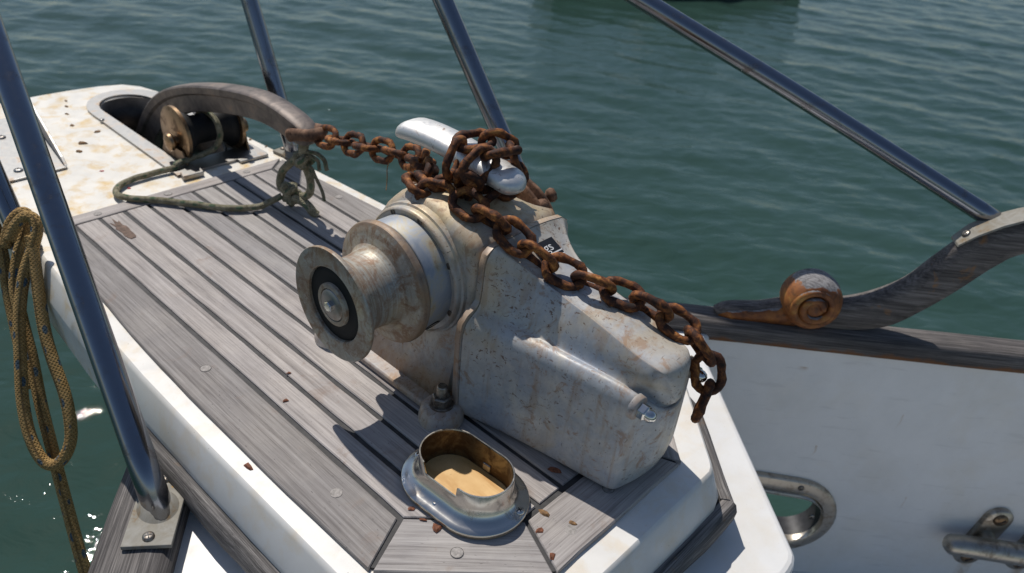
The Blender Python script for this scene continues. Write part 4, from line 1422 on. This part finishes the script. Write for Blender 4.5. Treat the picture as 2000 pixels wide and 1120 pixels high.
fit = thing('bow_roller', 'stainless bow roller fitting with bronze-cheeked roller under the anchor shank', 'bow roller', (0.15, 1.3, 0))
def build_roller():
    # frame round the slot
    def arc(cx, cy, rx, ry, n=14):
        return [(cx + rx * math.cos(math.pi * k / n), cy + ry * math.sin(math.pi * k / n)) for k in range(n + 1)]
    outer = [(0.040, 1.203), (0.266, 1.203), (0.259, 1.40)] + arc(0.152, 1.66, 0.107, 0.125) + [(0.042, 1.40)]
    inner = [(0.214, 1.262), (0.2165, 1.40)] + arc(0.146, 1.66, 0.071, 0.088) + [(0.076, 1.40), (0.078, 1.262)]
    v, f = holed_prism(outer, [inner], PZ + 0.0006, PZ + 0.0065)
    mesh_obj('frame_plate', v, f, dull, fit, smooth=False)
    n = len(slot)
    sl = [(0.146 + (x - 0.146) * 0.975, 1.494 + (y - 1.494) * 0.99) for x, y in slot]
    v, f = loft([[(x, y, PZ + 0.001) for x, y in sl], [(x, y, -0.16) for x, y in sl]], True, False)
    ln = mesh_obj('slot_liner', v, f, liner, fit, smooth=True)
    so = ln.modifiers.new('solid', 'SOLIDIFY')
    so.thickness = 0.003
    # aft tongue plate
    v, f = prism([(0.040, 1.178), (0.090, 1.176), (0.095, 1.2025), (0.046, 1.2025)], PZ + 0.0006, PZ + 0.013)
    mesh_obj('tongue_plate', v, f, dull, fit, smooth=False, bevel=0.002)
    v, f = prism([(0.19, 1.186), (0.262, 1.184), (0.266, 1.2025), (0.188, 1.2025)], PZ + 0.0006, PZ + 0.008)
    mesh_obj('tongue_plate', v, f, dull, fit, smooth=False, bevel=0.002)
    # roller: bronze cheeks, rubber middle
    Oy, Oz = 1.292, 0.056
    for x0, x1 in ((0.086, 0.098), (0.222, 0.234)):
        v, f = lathe([(x0, 0.0), (x0, 0.060), (x0 + 0.002, 0.066), (x1 - 0.002, 0.066), (x1, 0.060), (x1, 0.0)], (0, Oy, Oz), (1, 0, 0), 44, caps=False)
        mesh_obj('roller_cheek', v, f, brass, fit, sharp=40)
    v, f = lathe([(0.098, 0.058), (0.115, 0.046), (0.135, 0.034), (0.185, 0.034), (0.205, 0.046), (0.222, 0.058)], (0, Oy, Oz), (1, 0, 0), 40)
    mesh_obj('roller', v, f, rubber, fit)
    v, f = lathe([(0.060, 0.010), (0.064, 0.020), (0.070, 0.022), (0.076, 0.018), (0.078, 0.011), (0.250, 0.011), (0.252, 0.019), (0.262, 0.017)], (0, Oy - 0.01, Oz - 0.012), (1, 0, 0), 24)
    mesh_obj('roller_pin', v, f, brass, fit, sharp=40)
    for x in (0.079, 0.238):
        v = []
        for xx in (x, x + 0.005):
            v += [(xx, 1.235, 0.0), (xx, 1.35, 0.0), (xx, 1.335, 0.055), (xx, 1.31, 0.082), (xx, 1.275, 0.082), (xx, 1.250, 0.055)] 
        f = [(0, 1, 2, 3, 4, 5), (11, 10, 9, 8, 7, 6)] + [(i, (i + 1) % 6, 6 + (i + 1) % 6, 6 + i) for i in range(6)]
        v = [(a, b if c < 0.05 else b, c - 0.001) for a, b, c in v]
        if x < 0.1:
            v = [(a, b, min(c, 0.03)) for a, b, c in v]
        mesh_obj('cheek_plate', v, f, brass, fit, smooth=False, bevel=0.001)
    screw_head((0.255, 1.52, PZ + 0.0075), (0, 0, 1), 0.006, fit, dull)
    screw_head((0.046, 1.60, PZ + 0.0075), (0, 0, 1), 0.006, fit, dull)
build_roller()

fit2 = thing('bow_plate', 'flat stainless plate with upright tapering web on the port side of the bow platform', 'deck plate', (-0.2, 1.5, 0))
v, f = prism([(-0.255, 1.380), (-0.128, 1.382), (-0.085, 1.66), (-0.10, 1.74), (-0.24, 1.74)], PZ + 0.0006, PZ + 0.006)
mesh_obj('plate', v, f, dull, fit2, smooth=False, bevel=0.0015)
v = []
for dx in (0, 0.006):
    v += [(-0.131 + dx, 1.385, -0.001), (-0.086 + dx, 1.68, -0.001), (-0.090 + dx, 1.66, 0.052), (-0.128 + dx, 1.41, 0.012)]
mesh_obj('web', v, [(0, 1, 2, 3), (7, 6, 5, 4), (0, 4, 5, 1), (1, 5, 6, 2), (2, 6, 7, 3), (3, 7, 4, 0)], dull, fit2, smooth=False, bevel=0.001)
screw_head((-0.215, 1.42, PZ + 0.006), (0, 0, 1), 0.010, fit2, dull)
screw_head((-0.18, 1.62, PZ + 0.006), (0, 0, 1), 0.010, fit2, dull)

# ================================================================== DECK PIPE
pipe = thing('deck_pipe', 'oval polished chain pipe standing on the teak beside the windlass, rust-stained inside', 'chain pipe', (-0.128, 0.09, 0))
def build_pipe():
    c = (-0.1305, 0.089)
    hl = 0.028
    ang = R(3)
    def st(r):
        return stadium(c, hl, r, 24, ang, 40)
    v, f = prism(st(0.0655), 0.0007, 0.0055)
    mesh_obj('gasket', v, f, gasket, pipe, smooth=False)
    rings = []
    def ring(r, z, rim=False):
        out = []
        for x, y in st(r):
            zz = z
            if rim and x < c[0] - 0.02:
                ly = y - c[1]
                if -0.026 < ly < 0.034:
                    zz = z - 0.017
            out.append((x, y, zz))
        return out
    rings = [ring(0.0655, 0.0056), ring(0.0672, 0.0062), ring(0.0672, 0.0088), ring(0.0662, 0.0098), ring(0.0600, 0.0118), ring(0.0540, 0.0142), ring(0.0500, 0.0175), ring(0.0470, 0.0225), ring(0.0452, 0.0285), ring(0.0440, 0.0325), ring(0.0440, 0.0535, True), ring(0.0434, 0.0545, True), ring(0.0416, 0.0545, True), ring(0.0411, 0.0530, True)]
    v, f = loft(rings, True, False)
    mesh_obj('collar', v, f, pipe_m, pipe, sharp=50)
    v, f = loft([ring(0.0411, 0.0530, True), ring(0.0410, 0.0325), ring(0.0405, 0.002)], True, False)
    mesh_obj('inner_wall', v, f, patina, pipe, sharp=50)
    v, f = prism(st(0.0404), 0.0008, 0.0070)
    mesh_obj('well', v, f, floor_m, pipe, smooth=False)
    for x, y in ((-0.182, 0.090), (-0.110, 0.006), (-0.072, 0.09), (-0.14, 0.172)):
        z = 0.0122
        screw_head((x, y, z - 0.001), (0.0 , 0.0, 1), 0.0066, pipe, chrome)
    v, f = box((-0.0885, 0.088, 0.016), (0.006, 0.014, 0.012), ang)
    mesh_obj('catch', v, f, dull, pipe, smooth=False, bevel=0.0015)
build_pipe()

# ================================================================== RAILING POSTS
def post(foot, topp, r, label, axis_plate, kind='cap', name='railing_post', size=(0.066, 0.138), group='steel pulpit posts'):
    t = thing(name, label, 'railing post', foot, group)
    F, T = Vector(foot), Vector(topp)
    d = (T - F).normalized()
    pts = [F + d * (-0.024 + i * ((T - F).length * 1.0) / 12) for i in range(13)]
    v, f, _ = tube(pts, r, 28)
    mesh_obj('tube', v, f, tube_m, t)
    # weld collar
    v, f = lathe([(-0.003, r * 1.42), (0.0, r * 1.36), (0.003, r * 1.2), (0.009, r * 1.06), (0.010, r * 0.9)], Vector((0, 0, 0)), (0, 0, 1), 28, caps=False)
    v = [F + Vector(q) + Vector((d.x, d.y, 0)) * (q.z * 0.9) + Vector((d.x, d.y, 0)) * (Vector(q).dot(Vector((d.x, d.y, 0))) * 0.25) for q in v]
    mesh_obj('weld', v, f, grimy, t)
    ang = axis_plate
    z = F.z - 0.004
    v, f = box((F.x, F.y, z), (size[0], size[1], 0.007), ang)
    pl = mesh_obj('base_plate', v, f, grimy, t, smooth=False, bevel=0.0012)
    for s_ in (-1, 1):
        o = size[1] * 0.39 * s_
        p = (F.x - math.sin(ang) * o, F.y + math.cos(ang) * o, z + 0.0035)
        screw_head(p, (0, 0, 1), 0.0085, pl, screw_m)
    return t
pa = math.atan2(0.773, 0.634) - R(90)
post((-0.414, 0.418, -0.0915), (-0.2445, 1.360, 0.7365), 0.0205, 'thick steel post nearest the viewer, its plate screwed to the port cap rail', pa)
post((0.314, 1.152, 0.001), (0.306, 1.413, 0.634), 0.0200, 'steel post rising behind the anchor shank from the platform edge', R(8), size=(0.05, 0.10))
post((0.487, 0.402, -0.0915), (0.42, 0.94, 0.66), 0.0205, 'steel post rising behind the windlass, its foot hidden by the gearbox cover', -pa)
post((-0.318, 1.120, 0.001), (-0.305, 1.50, 0.50), 0.0200, 'steel post at the left edge behind the ochre rope', R(-8), size=(0.05, 0.10))

rail = thing('handrail', 'long polished steel handrail sloping down to the carved wooden rail at the right', 'handrail', (1.02, -0.228, 0.165))
Fd, Td = Vector((1.023, -0.228, 0.163)), Vector((0.60, 0.86, 0.577))
mid = Vector((0.752, 0.532, 0.462))
pts = catmull([Fd, Fd.lerp(mid, 0.5) + Vector((0, 0, 0.004)), mid, mid + (mid - Fd) * 0.4], 8)
v, f, _ = tube(pts, 0.0195, 28)
mesh_obj('tube', v, f, tube_m, rail)
def build_rail_plate():
    ring = []
    pathp = [sp(0.425, 0.030, 0.122, 1), sp(0.45, 0.030, 0.150, 1), sp(0.49, 0.030, 0.176, 1), sp(0.53, 0.030, 0.195, 1), sp(0.60, 0.030, 0.2165, 1)]
    rings = []
    for i, p in enumerate(pathp):
        up_ = Vector((0, 0, 1))
        w = 0.024 if i else 0.018
        rings.append([p + nS * -w + up_ * 0.000, p + nS * w, p + nS * w + up_ * 0.006, p + nS * -w + up_ * 0.006])
    v, f = loft(rings, True, True)
    pl = mesh_obj('base_plate', v, f, grimy, rail, smooth=False, bevel=0.001)
    screw_head(sp(0.440, 0.030, 0.1455, 1), (-0.45, 0.5, 0.74), 0.0085, pl, screw_m)
build_rail_plate()

# ================================================================== FAIRLEAD, CLEAT
fl = thing('fairlead', 'oval steel fairlead ring let into the white starboard bulwark, green water through it', 'fairlead', tuple(sp(0.262, 0, -0.64)))
def build_fairlead():
    a = R(90) - R(4)
    def ring(r, off, c=(0.240, -0.648), hl=0.050):
        return [sp(x, off, y) for x, y in stadium(c, hl, r, 18, a)]
    hc = (0.262, -0.655)
    k1, k2 = (0.243, -0.650), (0.250, -0.652)
    rings = [ring(0.124, 0.0045), ring(0.124, -0.0035), ring(0.1225, -0.0075), ring(0.119, -0.0098), ring(0.104, -0.0108, k1), ring(0.093, -0.0112, k1), ring(0.0895, -0.0100, k1), ring(0.0868, -0.0065, k2), ring(0.0845, -0.0060, k2),
             ring(0.0822, -0.0105, k2), ring(0.0795, -0.0125, (0.254, -0.653)), ring(0.0760, -0.0120, (0.256, -0.654)), ring(0.0720, -0.0070, hc), ring(0.0695, 0.004, hc)]
    v, f = loft(rings, True, False)
    rim = mesh_obj('rim', v, f, brass2, fl, sharp=28)
    rings = [ring(0.069, 0.004, hc), ring(0.068, 0.03, hc), ring(0.069, 0.062, hc)]
    v, f = loft(rings, True, False)
    mesh_obj('throat', v, f, dark_recess, fl)
    for s_, z in ((0.300, -0.548), (0.352, -0.640), (0.19, -0.548)):
        screw_head(sp(s_, -0.0100, z), tuple(-nS), 0.0080, fl, screw_m)
brass2 = m_metal('tarnished_steel', (0.50, 0.455, 0.39), 0.34, 0.15, 0.6, (0.16, 0.11, 0.07), 26, 0.55)
build_fairlead()
cl = thing('mooring_cleat', 'tarnished horn cleat bolted to the inner face of the white bulwark', 'cleat', tuple(sp(0.80, -0.04, -0.62)))
def build_cleat():
    pth = catmull([sp(0.668, -0.038, -0.652), sp(0.70, -0.042, -0.647), sp(0.76, -0.046, -0.645), sp(0.84, -0.048, -0.648), sp(0.92, -0.046, -0.652), sp(0.98, -0.042, -0.66), sp(1.01, -0.038, -0.665)], 6)
    N = len(pth)
    rad = [0.0275 * max(0.25, min(1, math.sqrt(max(0, 1 - (1 - min(1, min(i, N - 1 - i) / 4)) ** 2)))) * (0.85 + 0.15 * math.sin(math.pi * i / (N - 1))) for i in range(N)]
    v, f, _ = tube(pth, rad, 20)
    mesh_obj('horn', v, f, brass2, cl)
    for s0 in (0.775, 0.905):
        # lobed foot with two screws
        rings = []
        for off, g in ((0.004, 0.0), (-0.006, 0.0), (-0.010, -0.004)):
            r1 = 0.034 + g
            pts = []
            for x, y in stadium((s0 + 0.004, -0.650), 0.066, r1, 12, R(-10)):
                pts.append(sp(x, off, y))
            rings.append(pts)
        v, f = loft(rings, True, True)
        ft = mesh_obj('foot', v, f, brass2, cl, sharp=60)
        v, f = lathe([(0.0, 0.024), (0.02, 0.020), (0.045, 0.022)], sp(s0 + 0.006, -0.002, -0.645), -nS, 20)
        mesh_obj('stem', v, f, brass2, cl)
        for dz in (0.070, -0.070):
            screw_head(sp(s0 + 0.004 + dz * 0.17, -0.0095, -0.650 + dz), tuple(-nS), 0.0175, ft, brass, cross=False)
build_cleat()

# ================================================================== ROPES
def rope(name, ctrl, r, mat, parent, n=10, seg=14, lab=None, lump=0.0):
    P = catmull(ctrl, n)
    if lump:
        P = [p + Vector(noise.noise_vector(p * 40)) * lump for p in P]
    v, f, uv = tube(P, r, seg)
    mb = MB().add(v, f, uv)
    return mb.build(name, mat, parent, label=lab)
lr = thing('lashing_rope', 'thin green and tan mossy rope looped on the white bow and knotted to the shackle', 'rope', (0.0, 1.1, 0.0))
rz = 0.0035
rope('rope_loop', [(0.17, 1.365, 0.02), (0.17, 1.33, 0.075), (0.172, 1.29, 0.092), (0.17, 1.245, 0.084), (0.168, 1.232, 0.052), (0.155, 1.245, 0.02), (0.11, 1.247, 0.010), (0.06, 1.238, 0.010), (0.049, 1.234, rz), (0.001, 1.237, rz - .002), (-0.057, 1.233, rz - .002), (-0.092, 1.212, rz - .002), (-0.106, 1.175, rz), (-0.090, 1.135, 0.007), (-0.063, 1.106, 0.0085), (-0.008, 1.036, 0.0085), (0.040, 0.978, 0.0085), (0.085, 0.950, 0.0095), (0.110, 0.945, 0.014), (0.138, 0.935, 0.026)], 0.0070, rope_green, lr, lump=0.0012)
k1 = Vector((0.150, 0.920, 0.034))
rope('rope_strand', [k1, (0.142, 0.945, 0.045), (0.146, 0.938, 0.080), (0.152, 0.905, 0.115), (0.152, 0.872, 0.142), (0.150, 0.862, 0.175)], 0.0085, rope_green, lr, lump=0.002)
rope('rope_strand', [k1 + Vector((0.01, -0.02, -0.004)), (0.166, 0.872, 0.050), (0.164, 0.865, 0.085), (0.158, 0.868, 0.120), (0.154, 0.866, 0.145), (0.156, 0.858, 0.178)], 0.0085, rope_green, lr, lump=0.002)
def knot(c, r, turns, seed, name='knot'):
    rnd = random.Random(seed)
    P = []
    for i in range(turns):
        a = i * 2.1 + rnd.uniform(-.3, .3)
        P.append(Vector(c) + Vector((math.cos(a) * r * rnd.uniform(.6, 1), math.sin(a * 1.3) * r * rnd.uniform(.6, 1), math.sin(a * 0.9 + 1) * r * 0.9)))
    rope(name, P, 0.0085, rope_green, lr, n=6, seg=10, lump=0.003)
knot((0.150, 0.918, 0.034), 0.021, 11, 4)
knot((0.154, 0.870, 0.128), 0.015, 9, 9)
rope('frayed_end', [(0.154, 0.868, 0.125), (0.160, 0.845, 0.115), (0.164, 0.835, 0.085), (0.168, 0.826, 0.066), (0.17, 0.822, 0.050)], [0.0035] * 41, rope_green, lr, n=10, seg=8, lump=0.003)
rope('frayed_end', [(0.156, 0.862, 0.150), (0.166, 0.835, 0.150), (0.172, 0.822, 0.138), (0.174, 0.818, 0.120)], [0.0045] * 31, rope_green, lr, n=10, seg=8, lump=0.003)
rope('frayed_end', [(0.156, 0.858, 0.145), (0.168, 0.842, 0.135), (0.170, 0.836, 0.115)], [0.0040] * 21, rope_green, lr, n=10, seg=8, lump=0.003)
rope('frayed_end', [(0.150, 0.905, 0.030), (0.160, 0.875, 0.022), (0.168, 0.862, 0.006), (0.172, 0.858, 0.001)], [0.010, 0.010] + [0.0095] * 29, rope_green, lr, n=10, seg=8, lump=0.003)
# wisp caught on the chain
wp = thing('dry_weed_strand', 'thin dry strand of weed hanging from the chain before the windlass', 'weed', (0.142, 0.58, 0.2))
v, f, _ = tube(catmull([(0.140, 0.580, 0.235), (0.138, 0.583, 0.220), (0.134, 0.578, 0.208), (0.128, 0.572, 0.195), (0.122, 0.566, 0.190)], 5), 0.0009, 5)
mesh_obj('strand', v, f, leaf_m, wp)

oc = thing('coiled_rope', 'ochre braided rope with blue flecks hung in long loops at the left edge', 'rope', (-0.33, 1.05, 0.0))
rope('rope_loop', [(-0.3504, 1.0709, 0.0273), (-0.3358, 1.074, 0.0479), (-0.3161, 1.0687, 0.066), (-0.3058, 1.0548, 0.0643), (-0.3091, 1.0419, 0.0475), (-0.3286, 1.0328, 0.0151), (-0.3568, 1.0218, -0.0296), (-0.3863, 0.9973, -0.0894), (-0.4111, 0.9639, -0.1523), (-0.4346, 0.9292, -0.2151), (-0.4484, 0.8917, -0.2692), (-0.4486, 0.8561, -0.3051), (-0.4351, 0.8343, -0.3109), (-0.4138, 0.8281, -0.2918), (-0.3946, 0.8383, -0.2587), (-0.3789, 0.8738, -0.2044), (-0.3712, 0.9215, -0.1473), (-0.362, 0.9564, -0.1013), (-0.3436, 0.9966, -0.0391), (-0.3293, 1.0261, 0.0075), (-0.3201, 1.0461, 0.0386)], 0.0108, rope_ochre, oc, n=8, seg=18)
rope('rope_tail', [(-0.3536, 1.101, -0.0018), (-0.3321, 1.1124, 0.0353), (-0.3129, 1.1088, 0.0545), (-0.3044, 1.0982, 0.054), (-0.3157, 1.0874, 0.0297), (-0.3415, 1.0768, -0.0117), (-0.3654, 1.0565, -0.0605), (-0.3794, 1.0182, -0.1157), (-0.3909, 0.9771, -0.1705), (-0.409, 0.9278, -0.2415), (-0.4224, 0.8813, -0.3043), (-0.4339, 0.8402, -0.3591), (-0.4433, 0.8045, -0.4061), (-0.4527, 0.7689, -0.4531), (-0.4629, 0.7264, -0.5078), (-0.475, 0.67, -0.58)], 0.0112, rope_ochre, oc, n=8, seg=18)
rope('rope_end', [(-0.3449, 1.1647, 0.0169), (-0.3545, 1.1283, -0.0311), (-0.3695, 1.0977, -0.0796), (-0.3818, 1.0642, -0.1279), (-0.3969, 1.0181, -0.1921), (-0.4065, 0.9818, -0.24)], 0.0105, rope_ochre, oc, n=8, seg=18)

# ================================================================== DISTANT BOAT
def build_far_boat():
    t = thing('moored_boat', 'dark hulled boat lying on the water at the top edge of the picture', 'boat', (9.0, 5.0, -1.3))
    a, b = Vector((6.75, 5.45, 0)), Vector((9.95, 3.58, 0))
    d = (b - a).normalized()
    n = Vector((-d.y, d.x, 0))
    L = (b - a).length
    rings = []
    for k in range(15):
        u = k / 14
        w = 0.62 * math.sin(math.pi * min(1, 0.12 + u * 0.95)) ** 0.5
        c = a + d * (u * L) + n * 0.8
        sh_ = 0.35 + 0.12 * (2 * u - 1) ** 2
        rings.append([c + n * (w * q) + Vector((0, 0, -1.3 + z)) for q, z in ((-0.75, -0.2), (-0.92, 0.05), (-1.0, sh_), (-0.9, sh_ + 0.02), (0.9, sh_ + 0.02), (1.0, sh_), (0.92, 0.05), (0.75, -0.2))])
    v, f = loft(rings, True, True)
    mesh_obj('hull', v, f, hull_dark, t, sharp=50)
    v, f = box(tuple(a + d * (L * 0.5) + n * 0.8 + Vector((0, 0, -0.78))), (1.1, 0.7, 0.4), math.atan2(d.y, d.x))
    mesh_obj('cabin', v, f, gelcoat, t, smooth=False, bevel=0.05)
build_far_boat()

# ================================================================== LITTER ON DECK
def flake(p, r, mat, seed, label, name, cat, group=None):
    rnd = random.Random(seed)
    pts = []
    n = 7
    el = rnd.uniform(0.35, 0.9)
    rot = rnd.uniform(0, 3.1)
    for k in range(n):
        a = 2 * math.pi * k / n
        q = r * rnd.uniform(0.6, 1.1)
        x, y = q * math.cos(a), q * el * math.sin(a)
        pts.append((x * math.cos(rot) - y * math.sin(rot), x * math.sin(rot) + y * math.cos(rot)))
    v = [(p[0] + x, p[1] + y, p[2]) for x, y in pts] + [(p[0] + x * 0.6, p[1] + y * 0.6, p[2] + r * rnd.uniform(0.12, 0.28)) for x, y in pts]
    f = [tuple(range(n - 1, -1, -1)), tuple(range(n, 2 * n))] + [(i, (i + 1) % n, n + (i + 1) % n, n + i) for i in range(n)]
    o = mesh_obj(name, v, f, mat, None, smooth=False)
    o['label'] = label
    o['category'] = cat
    if group:
        o['group'] = group
T0 = 0.0008
RG = 'rust flakes scattered on the teak'
for i, (x, y, r, lab) in enumerate([
        (-0.206, 0.112, 0.005, 'small rust flake alone on the plank left of the deck pipe'),
        (-0.207, 0.088, 0.006, 'rust flake in the corner seam left of the deck pipe'),
        (-0.203, 0.066, 0.009, 'long rust flake leaning on the deck pipe at its lower left'),
        (-0.1065, -0.028, 0.007, 'orange rust chip below the deck pipe on the end board'),
        (-0.208, 0.40, 0.006, 'tiny rust chip on the first plank, midway along the platform'),
        (-0.168, 0.452, 0.005, 'tiny rust chip on the second plank below the warping drum'),
        (-0.125, -0.066, 0.007, 'rust chip near the bottom edge of the end board'),
        (-0.010, 0.028, 0.011, 'flat rust flake in the shade beside the gearbox cover')]):
    flake((x, y, T0), r, chip_m, 20 + i, lab, 'rust_flake', 'flake', RG)
flake((-0.318, 0.325, PZ + 0.0008), 0.010, chip_m, 51, 'red-brown curled flake on the white port edge of the platform', 'rust_flake', 'flake')
for i, (x, y, r, lab) in enumerate([(-0.065, -0.050, 0.007, 'dry leaf scrap beside the round plug on the end board'), (-0.080, -0.013, 0.010, 'orange leaf scrap at the seam right of the deck pipe')]):
    flake((x, y, T0), r, leaf_m, 60 + i, lab, 'leaf_scrap', 'leaf', 'leaf scraps on the end board')
for i, (x, y, r, lab) in enumerate([
        (0.02, 1.75, 0.008, 'leaf scrap on the white bow nearest its rounded left corner'),
        (-0.02, 1.62, 0.009, 'brown leaf scrap left of the slot, behind the steel post'),
        (0.035, 1.79, 0.008, 'leaf scrap just forward of the slot frame'),
        (-0.045, 1.50, 0.015, 'largest brown leaf scrap on the white bow, left of the slot'),
        (-0.070, 1.46, 0.011, 'curled leaf scrap touching the largest one on the white bow'),
        (0.0, 1.70, 0.008, 'leaf scrap on the white bow near the left tip'),
        (0.010, 1.55, 0.010, 'brown leaf scrap beside the middle of the slot frame'),
        (0.29, 1.24, 0.007, 'leaf scrap on the far white rim behind the roller'),
        (0.283, 1.30, 0.007, 'leaf scrap at the far corner of the roller frame')]):
    flake((x, y, PZ + 0.0008), r, leaf_m, 80 + i, lab, 'leaf_scrap', 'leaf', 'leaf scraps on the white bow')
for i, (x, y) in enumerate([(-0.066, 1.215), (-0.075, 1.33)]):
    flake((x, y, PZ + 0.0008), 0.006, petal_m, 95 + i, ['red petal lying inside the loop of mossy rope', 'tiny red petal forward of the mossy rope loop'][i], 'petal', 'petal')
